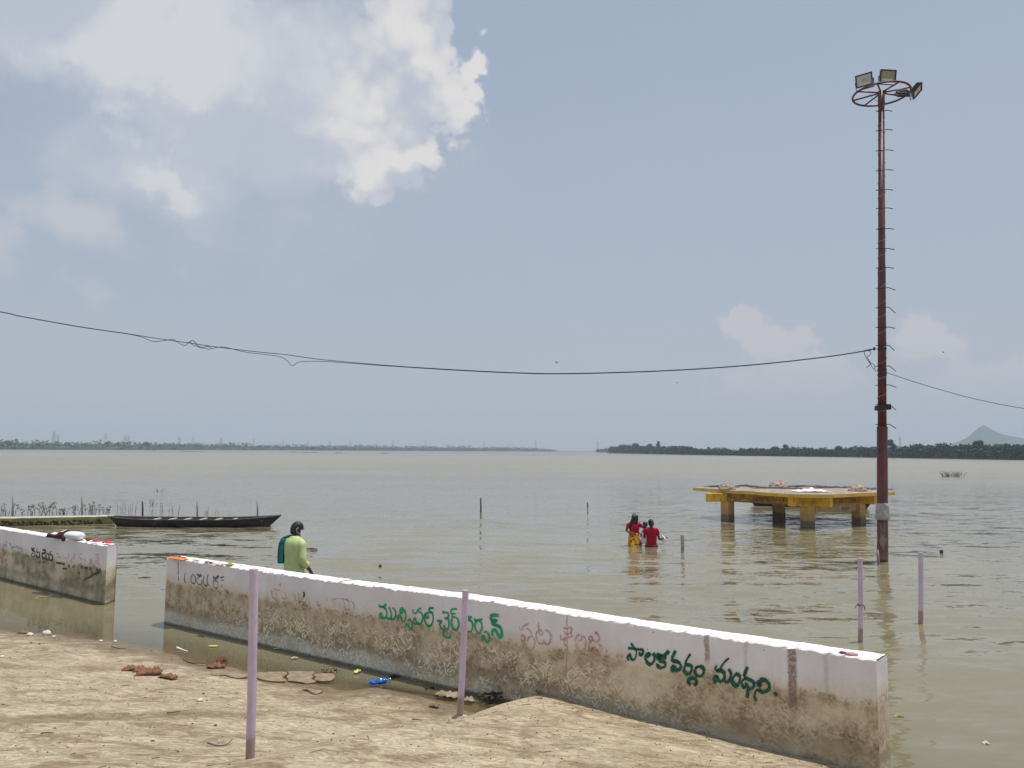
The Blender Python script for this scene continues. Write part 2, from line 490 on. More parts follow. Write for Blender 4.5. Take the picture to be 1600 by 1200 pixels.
ground = link('ground', me, silt, kind='structure', smooth=True)

# raised concrete ramp at the right, its edge worn and silted over
A = onwall(848, 1095, 0.04); B = onwall(1268, 1203, 0.03)
slab_left = [Vector((A.x, A.y, 0.165)), onz(818, 1091.5, .16), onz(775, 1103, .14), onz(718, 1123, .13), onz(640, 1138, .155), onz(560, 1151, .19), onz(480, 1166, .24), onz(400, 1183, .31), onz(300, 1203, .40), onz(100, 1250, .60)]
sl = catmull(slab_left, 10)
Bz = B + (B - A) * 1.0
mbs = MB(); nu, nv = 150, len(sl)
rows = []
for j in range(nv):
    t = j / (nv - 1)
    L0 = sl[j]
    end = A.lerp(Bz, 1.0) + Vector((0.5, -6.0, 0)) * t
    row = []
    for i in range(nu + 1):
        s_ = (i / nu)
        P = Vector((L0.x, L0.y, 0)).lerp(Vector((end.x, end.y, 0)), s_ ** 1.25)
        if j == 0: P = Vector((A.x, A.y, 0)).lerp(Vector((Bz.x, Bz.y, 0)), s_ ** 1.25)
        Dw = (W0 - P).dot(WN)       # distance from the wall face
        base_z = 0.165 * (1 - s_) + 0.05 * s_
        z = base_z + 0.125 * max(0, Dw - 0.04)
        k = min(1, s_ * 8)
        z = L0.z * (1 - k) + z * k
        z += 0.010 * fbm(P.x, P.y, 3, 4, 1.1) + 0.003 * fbm(P.x, P.y, 8, 3, 9)
        if i == 0: P += Vector((0.015 * fbm(P.x, P.y, 2, 3, 6), 0.015 * fbm(P.x, P.y, 4, 3, 6), 0))
        row.append(Vector((P.x, P.y, z)))
    rows.append(row)
rows_slab = rows
vs = [p for r_ in rows for p in r_]
fs = [(j * (nu + 1) + i, (j + 1) * (nu + 1) + i, (j + 1) * (nu + 1) + i + 1, j * (nu + 1) + i + 1) for j in range(nv - 1) for i in range(nu)]
mbs.add(vs, fs)
# edges going down
rim = [rows[j][0] for j in range(nv - 1, -1, -1)] + rows[0][1:]
vs = []
for p in rim: vs += [p, p + Vector((0.0, 0.0, -0.55))]
mbs.add(vs, [(2 * i, 2 * i + 1, 2 * i + 3, 2 * i + 2) for i in range(len(rim) - 1)])
slab = mbs.build('concrete_ramp', silt_material('silted_concrete', 1.02), kind='structure', smooth=False)
slab.data.polygons.foreach_set('use_smooth', [True] * len(slab.data.polygons))

# ------------------------------------------------------------ river
def spread(a, b, first, ratio):
    out = []; x = a; st = first
    while x < b: out.append(x); x += st; st *= ratio
    out.append(b); return out
wx_ = sorted(set([-q for q in spread(11.0, 3500, 1.0, 1.35)] + list(np.arange(-11, 5.01, 0.12)) + spread(5.2, 3500, 1.0, 1.35)))
wy_ = sorted(set([-20.0, -8.0, 0.0, 3.0] + list(np.arange(4.0, 12.6, 0.12)) + spread(13, 3500, 1.0, 1.3)))
nx, ny = len(wx_), len(wy_)
vs = [(x, y, 0.0) for y in wy_ for x in wx_]
fs = [(j * nx + i, j * nx + i + 1, (j + 1) * nx + i + 1, (j + 1) * nx + i) for j in range(ny - 1) for i in range(nx - 1)]
me = bpy.data.meshes.new('river'); me.from_pydata(vs, [], fs); me.update()
at = me.attributes.new('depth', 'FLOAT', 'POINT')
XX = np.array([v[0] for v in vs]); YY = np.array([v[1] for v in vs])
dep = np.full(len(vs), 2.0)
near = (XX > -16) & (XX < 8) & (YY > -10) & (YY < 16)
dep[near] = np.clip(-ground_np(XX[near], YY[near]), -0.2, 2)
at.data.foreach_set('value', dep.astype(np.float32))
m, g, out = new_mat('river_water')
geo = g.n('ShaderNodeNewGeometry'); pos = geo.outputs['Position']
px_, py_, pz_ = g.sep(pos)[0:3]
dist = g.m('SQRT', g.m('ADD', g.m('MULTIPLY', px_, px_), g.m('MULTIPLY', py_, py_)))
depn = g.n('ShaderNodeAttribute', attribute_name='depth').outputs['Fac']
# wind ripples: surface slope as a field, crests long across the view
def slope(rot, sc, scale, detail, loc=(0, 0, 0), rough=0.5, dist_=0.3):
    c = g.noise(g.mapping(pos, loc=loc, rot=(0, 0, rot), scale=sc), scale, detail, rough, dist_, out=1)
    return g.vm('SUBTRACT', c, (0.5, 0.5, 0.5))
s1 = g.vm('MULTIPLY', slope(0.10, (0.45, 1.5, 1), 1.1, 3), (0.13, 0.36, 0))
s1k = g.ss(dist, 14, 60, 1.25, 0.12)
s1 = g.vm('MULTIPLY', s1, g.comb(s1k, s1k, s1k))
s2 = g.vm('MULTIPLY', slope(-0.18, (0.5, 1.7, 1), 3.6, 3, (7, 3, 0)), (0.20, 0.36, 0))
s3 = g.vm('MULTIPLY', slope(0.25, (0.8, 1.8, 1), 11.0, 2, (3, 9, 0)), (0.10, 0.20, 0))
patch = g.ss(g.noise(g.mapping(pos, scale=(0.35, 1, 1)), 0.22, 3, 0.5), 0.35, 0.65, 0.85, 1.08)
# sheltered strip between wall and bank is nearly still
dw = g.m('ADD', g.m('MULTIPLY', g.m('SUBTRACT', px_, W0.x), WN.x), g.m('MULTIPLY', g.m('SUBTRACT', py_, W0.y), WN.y))
calm = g.ss(dw, -0.3, 1.6, 0.10, 1.0)
far = g.ss(dist, 330, 520)
amp = g.m('MULTIPLY', g.m('MULTIPLY', patch, calm), g.ss(dist, 25, 90, 1.0, 0.5))
sl_ = g.vm('ADD', g.vm('ADD', s1, s2), s3)
sl_ = g.vm('MULTIPLY', sl_, g.comb(g.m('MULTIPLY', amp, g.ss(dist, 40, 160, 1.0, 3.5)), amp, amp))
nrm = g.vm('NORMALIZE', g.vm('ADD', sl_, (0, 0, 1)))
tint = g.noise(g.mapping(pos, scale=(0.3, 1, 1)), 0.08, 4, 0.5)
body = g.mix(g.ss(tint, 0.35, 0.65), (0.176, 0.155, 0.090), (0.208, 0.184, 0.113))
body = g.mix(far, body, (0.12, 0.13, 0.12))
dif = g.n('ShaderNodeBsdfDiffuse'); g.put(dif.inputs[0], body)
tr = g.n('ShaderNodeBsdfTransparent'); g.put(tr.inputs[0], (0.93, 0.90, 0.80))
opq = g.m('SUBTRACT', 1.0, g.m('EXPONENT', g.m('MULTIPLY', g.m('MAXIMUM', depn, 0.0), -14.0)))
mx = g.n('ShaderNodeMixShader'); g.put(mx.inputs[0], opq)
g.t.links.new(tr.outputs[0], mx.inputs[1]); g.t.links.new(dif.outputs[0], mx.inputs[2])
gl = g.n('ShaderNodeBsdfGlossy'); g.put(gl.inputs['Roughness'], g.ss(dist, 14, 130, 0.04, 0.23)); g.put(gl.inputs['Color'], (1, 1, 1)); g.put(gl.inputs['Normal'], nrm)
fr = g.n('ShaderNodeFresnel'); fr.inputs[0].default_value = 1.33; g.put(fr.inputs['Normal'], nrm)
mx2 = g.n('ShaderNodeMixShader'); g.put(mx2.inputs[0], g.m('MULTIPLY', fr.outputs[0], g.ss(dist, 14, 130, 1.0, 0.50)))
g.t.links.new(mx.outputs[0], mx2.inputs[1]); g.t.links.new(gl.outputs[0], mx2.inputs[2])
g.t.links.new(mx2.outputs[0], out.inputs[0])
river = link('river', me, m, kind='structure')
# river bed, so nothing is open below
MB().add([(-3500, -20, -2.5), (3500, -20, -2.5), (3500, 3500, -2.5), (-3500, 3500, -2.5)], [(0, 1, 2, 3)]).build('river_bed', mat('bed', (0.15, 0.12, 0.08)), kind='structure')

# ------------------------------------------------------------ low walls along the bank
def wall_material(name, flakes=1.0, streaks=(), band=0.62, olive=0.0):
    m, g, out = new_mat(name)
    uv = g.n('ShaderNodeUVMap').outputs[0]
    u, v, _ = g.sep(uv)[0:3]
    n1 = g.noise(uv, 1.6, 8, 0.6)
    n2 = g.noise(uv, 7.0, 8, 0.65)
    n3 = g.noise(uv, 34.0, 6, 0.7)
    streakn = g.noise(g.mapping(uv, scale=(1, 0.12, 1)), 9.0, 6, 0.65)
    edge = g.m('ADD', v, g.m('ADD', g.m('MULTIPLY', g.m('SUBTRACT', n1, 0.5), 0.42), g.m('MULTIPLY', g.m('SUBTRACT', n2, 0.5), 0.16)))
    edge = g.m('ADD', edge, g.m('MULTIPLY', g.m('SUBTRACT', n3, 0.5), 0.16))
    paint = g.mix(g.ss(n1, 0.3, 0.7), (0.71, 0.675, 0.70), (0.80, 0.775, 0.785))
    paint = g.mix(g.ss(streakn, 0.52, 0.75, 0, 0.35), paint, (0.58, 0.51, 0.50))
    paint = g.mix(g.ss(n2, 0.58, 0.75, 0, 0.25), paint, (0.64, 0.56, 0.53))
    # thin stain just above the silt line
    paint = g.mix(g.ss(edge, band - 0.02, band + 0.16, 0.85, 0), paint, (0.66, 0.565, 0.43))
    brown = g.mix(g.ss(n2, 0.35, 0.65), (0.27, 0.195, 0.115), (0.56, 0.47, 0.325))
    brown = g.mix(g.ss(n3, 0.45, 0.62, 0, 0.6), brown, (0.60, 0.51, 0.37))
    if olive: brown = g.mix(olive, brown, g.mix(g.ss(n2, 0.35, 0.65), (0.20, 0.185, 0.11), (0.36, 0.33, 0.235)))
    brown = g.mix(g.m('MULTIPLY', g.ss(n1, 0.45, 0.62), g.ss(u, 4.0, 7.5, 0.2, 0.75)), brown, (0.72, 0.63, 0.47))
    low = g.mix(g.ss(n3, 0.4, 0.6), (0.42, 0.41, 0.34), (0.64, 0.63, 0.54))
    lowmask = g.m('MULTIPLY', g.ss(edge, 0.13, 0.24, 1, 0), g.ss(g.noise(g.mapping(uv, scale=(1, .3, 1), loc=(4, 0, 0)), 0.7, 3), 0.40, 0.55, 0.25, 1))
    lowmask = g.m('MULTIPLY', lowmask, g.ss(u, 4.6, 6.2, 1, 0.06))
    brown = g.mix(lowmask, brown, low)
    dark = g.ss(edge, 0.24, 0.34, 1, 0)
    dark = g.m('MULTIPLY', dark, g.ss(edge, 0.12, 0.2))
    brown = g.mix(g.m('MULTIPLY', dark, 0.4), brown, (0.15, 0.11, 0.06))
    col = g.mix(g.ss(edge, band - 0.03, band + 0.03), brown, paint)
    fh = None
    if flakes:
        wv = g.vm('ADD', uv, g.vm('MULTIPLY', g.vm('SUBTRACT', g.noise(uv, 6.0, 3, 0.5, out=1), (0.5, 0.5, 0.5)), (0.06, 0.06, 0)))
        fl = None
        for k, (ro, sc, th) in enumerate([(0.75, 17, 0.30), (-0.95, 15, 0.30), (1.25, 19, 0.30), (-0.45, 20, 0.28), (0.2, 22, 0.26), (-0.7, 26, 0.28), (0.95, 25, 0.28)]):
            mp = g.mapping(g.mapping(wv, loc=(k * 3.1, k * 1.7, 0), rot=(0, 0, ro)), scale=(0.36, 1.9, 1))
            d = g.vor(mp, sc); cc = g.sep(g.vor(mp, sc, out='Color'))
            f = g.m('MULTIPLY', g.ss(d, th - 0.07, th, 1, 0), g.ss(cc[0], 0.30, 0.34))
            fl = f if fl is None else g.m('MAXIMUM', fl, f)
        zone = g.m('MULTIPLY', g.ss(edge, band - 0.05, band - 0.16), g.ss(g.m('MULTIPLY_ADD', g.noise(uv, 2.3, 3), 1.0, -0.5), -0.14, 0.02))
        urange = g.m('MULTIPLY', g.ss(u, 0.6, 2.6, 0.25, 1), g.ss(u, 6.5, 8.3, 1, 0.30))
        fl = g.m('MULTIPLY', g.m('MULTIPLY', fl, zone), g.m('MULTIPLY', urange, flakes))
        col = g.mix(fl, col, g.mix(g.ss(v, 0.1, 0.35), (0.72, 0.72, 0.63), (0.82, 0.71, 0.53)))
        fh = fl
    # scattered chips
    ch = g.vor(uv, 13.0); cc = g.sep(g.vor(uv, 13.0, out='Color'))
    chip = g.m('MULTIPLY', g.ss(ch, 0.05, 0.13, 1, 0), g.ss(cc[1], 0.80, 0.84))
    col = g.mix(g.m('MULTIPLY', chip, 0.7), col, (0.11, 0.07, 0.05))
    for (s0, wdt, amt, zb) in streaks:
        q = g.m('DIVIDE', g.m('ABSOLUTE', g.m('SUBTRACT', g.m('MULTIPLY_ADD', g.m('SUBTRACT', n2, 0.5), 0.06, u), s0)), wdt)
        k = g.m('MULTIPLY', g.m('MULTIPLY', g.ss(q, 0.5, 1.1, 1, 0), g.ss(n3, 0.35, 0.55, 0.5, 1)), g.ss(v, zb - 0.04, zb + 0.04))
        col = g.mix(g.m('MULTIPLY', k, amt), col, (0.20, 0.115, 0.085))
    # whitewash on the top, running ragged over the rim
    topn = g.m('MULTIPLY_ADD', g.m('SUBTRACT', n3, 0.5), 0.05, v)
    lip = g.ss(topn, WH - 0.02, WH - 0.006)
    nz = g.sep(g.n('ShaderNodeNewGeometry').outputs['Normal'])[2]
    up = g.ss(nz, 0.3, 0.6)
    capc = g.mix(g.ss(n2, 0.42, 0.62), (0.86, 0.85, 0.87), (0.78, 0.74, 0.75))
    capc = g.mix(g.m('MULTIPLY', g.ss(n3, 0.60, 0.7), g.ss(u, 4.5, 8.5, 0.15, 0.7)), capc, (0.44, 0.31, 0.29))
    col = g.mix(g.m('MAXIMUM', g.m('MULTIPLY', lip, 0.0), up), col, capc)
    # wet foot
    col = g.mix(g.ss(g.m('MULTIPLY_ADD', g.m('SUBTRACT', n2, 0.5), 0.03, v), 0.01, 0.045, 0.75, 0), col, (0.05, 0.045, 0.03))
    rough = 0.85
    hh = g.m('ADD', g.m('MULTIPLY', n3, 0.5), g.m('MULTIPLY', n2, 0.5))
    if fh is not None: hh = g.m('ADD', hh, g.m('MULTIPLY', fh, 0.5))
    principled(g, out, col, rough, g.bump(hh, 0.5, 0.012), spec=0.25)
    return m

def build_wall(name, P0, D, N, L, thick, prof, m, uoff=0.0, end1=None, end0=None, label=None, step=0.035):
    """P0: front foot start; D along, N away from the bank; prof(s): top height; end1: back corner of the far end"""
    nS = int(L / step)
    zr = [-0.9, -0.3, 0.0] + [0.05 * k for k in range(1, 19)] + [0.93]
    zr = [z for z in zr]
    ts = [0.0, 0.012, 0.03, 0.08, 0.14, 0.20, 0.255, 0.28] ; ts = [t / 0.28 for t in ts]
    vs = []; uvs = []
    cols = []
    for i in range(nS + 1):
        s_ = L * i / nS
        H = prof(s_)
        col = []
        b = P0 + D * s_
        bk = P0 + D * s_ + N * thick
        if end1 is not None:
            k = max(0.0, (s_ - (L - 0.35)) / 0.35)
            bk = bk.lerp(Vector((end1.x, end1.y, bk.z)), k)
        rg = 0.014 * noise.noise(Vector((s_ * 14, uoff, 0))) + 0.013 * noise.noise(Vector((s_ * 37, uoff, 4)))
        rz = 0.012 * noise.noise(Vector((s_ * 18, uoff, 9))) + 0.012 * noise.noise(Vector((s_ * 3.1, uoff, 5))) + 0.010 * noise.noise(Vector((s_ * 43, uoff, 2)))
        for z in zr:
            q = 0.0025 * noise.noise(Vector((s_ * 9 + uoff, z * 9, 1)))
            if z >= 0.93: q += -rg * 0.5
            vs.append(Vector((b.x, b.y, 0)) + N * q + Vector((0, 0, z if z < 0.93 else H - 0.035))); uvs.append((s_ + uoff, z))
            col.append(len(vs) - 1)
        for t in ts:
            wgt = 1 - abs(t * 2 - 1)
            off = -rg if t == 0 else 0
            zz = H + rz * (1 if t < 0.2 else 0.3) - (0.012 if t in (0, 1) else 0) + 0.006 * noise.noise(Vector((s_ * 8, t * 4, uoff)))
            p = Vector((b.x, b.y, 0)).lerp(Vector((bk.x, bk.y, 0)), t) + N * off
            vs.append(Vector((p.x, p.y, zz))); uvs.append((s_ + uoff, WH + 0.02 + t * thick)); col.append(len(vs) - 1)
        for z in (0.9, 0.5, 0.0, -0.9):
            vs.append(Vector((bk.x, bk.y, z))); uvs.append((s_ + uoff + 40, z)); col.append(len(vs) - 1)
        cols.append(col)
    n = len(cols[0])
    fs = [(cols[i][k], cols[i + 1][k], cols[i + 1][k + 1], cols[i][k + 1]) for i in range(nS) for k in range(n - 1)]
    # ends: bridge front column to back column
    def endcap(c, flip, uo):
        # rows between front z list and back
        f_ = [vs[k] for k in c[:len(zr)]] + [vs[c[len(zr)]]]
        b0 = vs[c[len(zr) + len(ts) - 1]]
        base = len(vs)
        m_ = 5
        for r_, p in enumerate(f_):
            for q in range(m_ + 1):
                t = q / m_
                bp = Vector((b0.x, b0.y, p.z))
                pp = p.lerp(bp, t)
                if r_ == len(f_) - 1: pp.z = vs[c[len(zr)]].z * (1 - t) + b0.z * t
                if 0 < q < m_: pp += D * (0.004 * noise.noise(pp * 7))
                vs.append(pp); uvs.append((uo + t * thick, p.z))
        for r_ in range(len(f_) - 1):
            for q in range(m_):
                a = base + r_ * (m_ + 1) + q
                fs.append((a, a + 1, a + m_ + 2, a + m_ + 1) if not flip else (a, a + m_ + 1, a + m_ + 2, a + 1))
    endcap(cols[-1], False, uoff + 60)
    endcap(cols[0], True, uoff + 80)
    me = bpy.data.meshes.new(name); me.from_pydata([tuple(v) for v in vs], [], fs)
    ul = me.uv_layers.new(name='uv')
    li = np.zeros(len(me.loops), dtype=np.int32); me.loops.foreach_get('vertex_index', li)
    ul.data.foreach_set('uv', np.array(uvs, dtype=np.float32)[li].ravel())
    me.update()
    return link(name, me, m, label=label[0], cat=label[1], smooth=False)

s_a, s_b = wall_s(1104), wall_s(1237)
wm1 = wall_material('whitewashed_wall', 1.0, [(s_a, 0.026, 0.7, 0.74), (s_b, 0.042, 0.85, 0.50), (wall_s(886), 0.008, 0.6, 0.4), (wall_s(1290), 0.02, 0.25, .6), (wall_s(1165), 0.02, 0.25, .6)])
def prof1(s_):
    return WH + 0.030 * math.exp(-((s_ - wall_s0) / 1.6) ** 2)
wall_s0 = wall_s(740)
end_back = onz(1386, 1021, WH)
F0 = Vector((W0.x, W0.y, 0))
wall1 = build_wall('river_wall', F0, WD, WN, WL, 0.24, prof1, wm1, 0.0, end1=end_back,
                   label=('long whitewashed concrete wall with green hand-painted words, mud-stained below, between bank and water', 'wall'))
wm2 = wall_material('whitewashed_wall_left', 0.0, [(1.2, 0.01, 0.3, 0.6)], band=0.56, olive=0.8)
V0x = V0 - VD * 2.5
G0 = Vector((V0x.x, V0x.y, 0))
e2 = onz(184, 849.5, WH)
wall2 = build_wall('river_wall', G0, VD, VN, VLEN + 2.5, 0.22, lambda s_: WH, wm2, 20.0, end1=e2,
                   label=('shorter whitewashed wall at the left edge with folded cloths and red scraps on top', 'wall'), step=0.05)
# ------------------------------------------------------------ painted words on the walls
def ribbon(mb, pts, w, off, origin, N, k=4, wvar=0.0):
    """pts: photograph pixels of one brush stroke, carried onto the wall face"""
    P = [onwall(x, y, off, origin, N) for x, y in pts]
    P = catmull(P, k)
    n = len(P); vs = []
    for i, p in enumerate(P):
        t = (P[min(i + 1, n - 1)] - P[max(i - 1, 0)])
        if t.length < 1e-6: t = Vector((0, 0, 1))
        t.normalize()
        s_ = N.cross(t).normalized()
        ww = w * 0.5 * (1 + wvar * noise.noise(p * 9)) * (0.75 if i in (0, n - 1) else 1)
        # flat wide-brush nib: thicker in one direction
        ww *= 1 + 0.18 * abs(s_.z)
        vs += [p - s_ * ww, p + s_ * ww]
    mb.add(vs, [(2 * i, 2 * i + 1, 2 * i + 3, 2 * i + 2) for i in range(n - 1)])

def paint_mat(name, col, wear, wcol, scale=40):
    m, g, out = new_mat(name)
    co = g.n('ShaderNodeTexCoord').outputs['Object']
    n1 = g.noise(co, scale, 6, 0.7); n2 = g.noise(co, 7, 4, 0.6)
    c = g.mix(g.ss(n2, 0.35, 0.65), col, tuple(min(1, x * 1.5 + 0.01) for x in col))
    p = g.n('ShaderNodeBsdfPrincipled')
    g.put(p.inputs['Base Color'], c); g.put(p.inputs['Roughness'], 0.6); g.put(p.inputs['Specular IOR Level'], 0.3)
    t = g.n('ShaderNodeBsdfTransparent')
    mx = g.n('ShaderNodeMixShader')
    g.put(mx.inputs[0], g.ss(n1, wear - 0.06, wear + 0.06, 0.15, 1))
    g.t.links.new(t.outputs[0], mx.inputs[1]); g.t.links.new(p.outputs[0], mx.inputs[2])
    g.t.links.new(mx.outputs[0], out.inputs[0])
    return m
GREEN = paint_mat('green_letter_paint', (0.012, 0.27, 0.115), 0.28, None)
DKGREEN = paint_mat('dark_green_letter_paint', (0.008, 0.075, 0.048), 0.22, None)
PINK = paint_mat('faded_red_letter_paint', (0.50, 0.25, 0.24), 0.50, None)
DARK = paint_mat('dark_letter_paint', (0.045, 0.035, 0.04), 0.46, None)
BLACK = paint_mat('black_letter_paint', (0.02, 0.02, 0.02), 0.38, None)
BLUE = paint_mat('faded_blue_letter_paint', (0.16, 0.17, 0.34), 0.52, None)

def word(name, strokes, org, sc, w, m, parent, label=None, origin=None, N=None, off=0.006, wvar=0.5):
    mb = MB()
    for st in strokes:
        ww = w
        if isinstance(st[0], (int, float)): ww = w * st[0]; st = st[1:]
        ribbon(mb, [(org[0] + x / sc, org[1] + y / sc) for x, y in st], ww, off, origin or W0, N or WN, wvar=wvar)
    return mb.build(name, m, parent, label=label)

S1 = [
 [(165,185),(172,235),(230,248),(282,212),(312,188)],
 [(170,238),(250,250),(308,300),(325,380),(312,450),(280,478),(240,468),(215,420),(203,375),(176,405),(180,460),(215,485),(255,478)],
 [(315,470),(350,492),(395,482),(415,430),(405,350),(385,280),(360,255)],
 [(380,488),(440,508),(490,472),(510,400),(497,320),(468,280),(440,272)],
 [(640,365),(610,372),(596,330),(625,276),(672,300),(707,370),(714,450),(700,520),(670,552),(640,515),(612,450),(582,410),(552,450),(548,545)],
 [(625,300),(650,335),(640,368)],
 [(765,535),(800,505),(840,560),(852,630),(830,700),(800,698),(770,640),(735,597),(708,630),(708,690)],
 [(860,305),(878,365),(928,378),(962,325),(1000,285),(1035,278)],
 [(985,345),(1040,370),(1065,440),(1060,530),(1030,592),(980,600),(930,540),(912,475),(888,490),(878,555),(908,595),(955,590)],
 [(1200,432),(1165,475),(1128,440),(1150,385),(1195,372)],
 [(1140,380),(1105,430),(1112,530),(1150,612),(1200,645),(1250,622),(1280,550),(1287,450),(1262,365),(1215,345),(1205,300),(1220,268),(1300,270)],
 [(1225,365),(1290,365)]]
S2 = [
 [1.25,(140,222),(210,226),(260,242),(276,290),(258,338),(190,352)],
 [(258,340),(280,420),(280,510),(252,572),(195,580),(130,560),(98,500),(90,440)],
 [1.3,(28,402),(90,408),(140,414)],[(140,414),(95,460)],
 [1.2,(180,480),(192,550),(232,582)],
 [1.3,(200,575),(165,610),(158,665),(185,722),(240,742),(312,748)],[(312,690),(318,748)],
 [1.35,(455,158),(365,155),(325,188),(340,250),(425,255)],
 [1.15,(345,258),(350,310),(432,332),(478,400),(487,490),(460,562),(420,592),(370,562),(338,480),(338,390),(370,330),(430,322)],
 [(760,325),(690,325),(640,330)],
 [1.1,(600,400),(690,380),(742,402),(772,460),(772,560),(742,622),(700,632),(640,600),(620,540),(600,600)],
 [1.2,(805,358),(850,398),(920,388),(980,360)],
 [1.1,(895,388),(840,430),(825,510),(848,600),(900,668),(945,622),(970,530),(960,450),(915,392)],
 [(1022,652),(1050,622),(1100,670),(1128,740),(1112,820),(1070,848),(1035,790),(1010,722),(983,722),(983,812)],
 [1.6,(1320,292),(1190,285),(1155,330),(1185,388),(1295,398)],
 [1.55,(1185,390),(1195,460),(1260,490),(1330,520),(1375,590),(1387,680),(1350,738),(1310,700),(1270,620),(1228,588),(1190,612),(1185,712)]]
S3 = [
 [(115,195),(130,250),(165,250),(190,198),(230,178),(285,148)],[(240,228),(300,270),(325,345)],
 [1.6,(145,365),(185,355),(212,400),(198,448),(160,440),(145,390)],
 [1.2,(250,440),(300,362),(350,380),(382,450),(372,530),(320,592),(270,592),(242,540),(235,490)],
 [1.1,(440,128),(440,220),(450,300),(480,352),(512,320),(490,270),(440,272),(405,320),(405,400),(430,462),(480,492),(522,470),(528,405)],
 [1.2,(530,450),(570,502),(622,480),(647,400),(632,320),(590,280),(550,272)],
 [1.2,(850,215),(900,240),(982,222),(992,280),(960,322),(890,322),(882,285)],
 [1.1,(990,290),(985,370),(900,392),(820,422),(808,345)],
 [(880,420),(870,480),(900,532),(938,540)],
 [1.3,(1095,380),(1108,440),(1150,432),(1160,380),(1120,342),(1070,370),(1053,440),(1070,530),(1120,602),(1180,602),(1220,530),(1227,440),(1190,358)],
 [1.3,(1385,330),(1400,305),(1440,350),(1452,420),(1410,462),(1350,432),(1300,432),(1278,390),(1320,370),(1342,410),(1290,480),(1278,560),(1310,622),(1352,632),(1382,580)],
 [1.2,(1380,620),(1440,642),(1492,590),(1480,530),(1440,500)],
 [3.2,(1555,600),(1590,625)]]
S4 = [
 [2.0,(190,115),(225,180),(275,225),(340,238)],[1.7,(340,238),(400,240),(412,290),(375,342),(345,330),(352,280)],
 [2.2,(128,212),(210,218),(290,238)],
 [1.2,(275,240),(288,300),(268,390),(222,442)],[2.0,(222,442),(192,400),(165,330)],[1.6,(180,310),(140,350),(120,390),(150,442)],
 [2.0,(548,300),(505,350),(478,382)],[1.6,(530,300),(485,325),(453,385),(465,450)],[2.2,(465,450),(510,500),(555,520)],[1.4,(555,520),(605,460),(632,390)],[2.2,(632,395),(620,340),(588,308)],
 [2.6,(888,258),(855,305),(800,342)],[1.2,(800,342),(730,340),(690,305)],[1.6,(690,300),(680,345),(740,362)],[2.4,(700,345),(790,372),(845,402)],
 [1.8,(740,375),(682,392),(700,432)],[2.4,(700,430),(790,462),(832,502)],[1.8,(832,502),(812,552),(740,582)],[2.4,(750,582),(685,550),(690,500)],
 [1.6,(1012,255),(980,325),(940,402)],[2.2,(940,405),(965,442),(1045,462),(1102,505)],[1.8,(1102,505),(1112,560),(1062,632)],[2.4,(1062,630),(1010,600),(985,530)],[1.6,(985,525),(940,570),(930,610)],[2.0,(930,610),(960,635),(985,590)],
 [1.5,(1288,315),(1240,392),(1190,472)],[2.2,(1190,475),(1215,512),(1290,532),(1322,580)],[1.5,(1322,580),(1292,660),(1245,702)],[2.3,(1245,702),(1190,660),(1163,600)],[1.4,(1163,600),(1190,540),(1232,502)],
 [2.4,(1460,545),(1520,575),(1543,640)],[1.6,(1543,640),(1510,712),(1440,738)],[2.4,(1440,738),(1382,692),(1370,620)],[1.6,(1370,620),(1400,568),(1460,545)],
 [2.4,(1292,892),(1255,852),(1260,795),(1320,762),(1380,790),(1400,850),(1358,902)]]
S5 = [
 [1.2,(242,350),(200,420),(240,452)],[1.3,(240,452),(290,420),(340,342),(385,282)],[2.2,(385,282),(460,215)],
 [2.6,(225,455),(330,452),(382,512)],[1.8,(382,512),(372,600),(322,662)],[2.4,(322,660),(270,630),(232,535)],[1.8,(232,535),(180,590),(180,640)],[2.2,(180,640),(205,662),(225,610)],
 [2.0,(365,600),(412,682)],[1.6,(412,682),(470,622),(502,530)],[2.2,(502,530),(482,460),(448,425)],
 [2.6,(580,505),(640,530),(672,565)],[1.6,(672,562),(652,660),(612,746)],[2.6,(612,746),(550,700),(510,622)],[1.5,(510,622),(550,560),(590,510)],
 [1.8,(805,378),(770,462),(735,560)],[2.4,(735,575),(800,602),(890,642),(942,700)],[1.8,(942,700),(902,762),(870,797)],[2.4,(870,797),(820,770),(780,680)],[1.4,(745,600),(700,650),(695,682)],[2.2,(695,682),(720,740),(752,782)],[1.4,(752,782),(770,720),(768,660)],
 [2.2,(808,790),(810,870),(795,955)],
 [2.2,(1055,680),(1020,722),(998,680),(1040,638)],[2.8,(1040,635),(1100,620),(1170,652),(1217,732)],[2.4,(1217,732),(1190,800),(1120,852)],[2.6,(1120,850),(1050,835),(1005,790)],
 [1.4,(1005,790),(950,842),(930,920)],[2.6,(928,920),(962,1015)],
 [3.2,(1300,852),(1352,912)]]
S6 = [[(265,268),(245,320),(245,400),(270,432)],[(350,380),(370,310),(400,300),(430,350),(430,400),(400,450),(362,420),(350,380)],
 [1.5,(455,288),(482,310),(522,290)],[(545,310),(455,360),(455,420),(490,467),(532,450),(542,380)],[(572,320),(560,400),(572,460),(612,482),(632,430)],
 [(640,288),(620,400),(652,482)],[2.6,(728,325),(752,368),(815,318)],[1.2,(728,390),(728,480),(760,522),(800,500),(802,410)],[2.2,(722,392),(790,402)],
 [(838,350),(880,340),(912,330)],[1.8,(865,465),(870,512)],[(952,555),(972,602)],[(140,80),(142,300),(150,400)],[(900,395),(855,385)]]
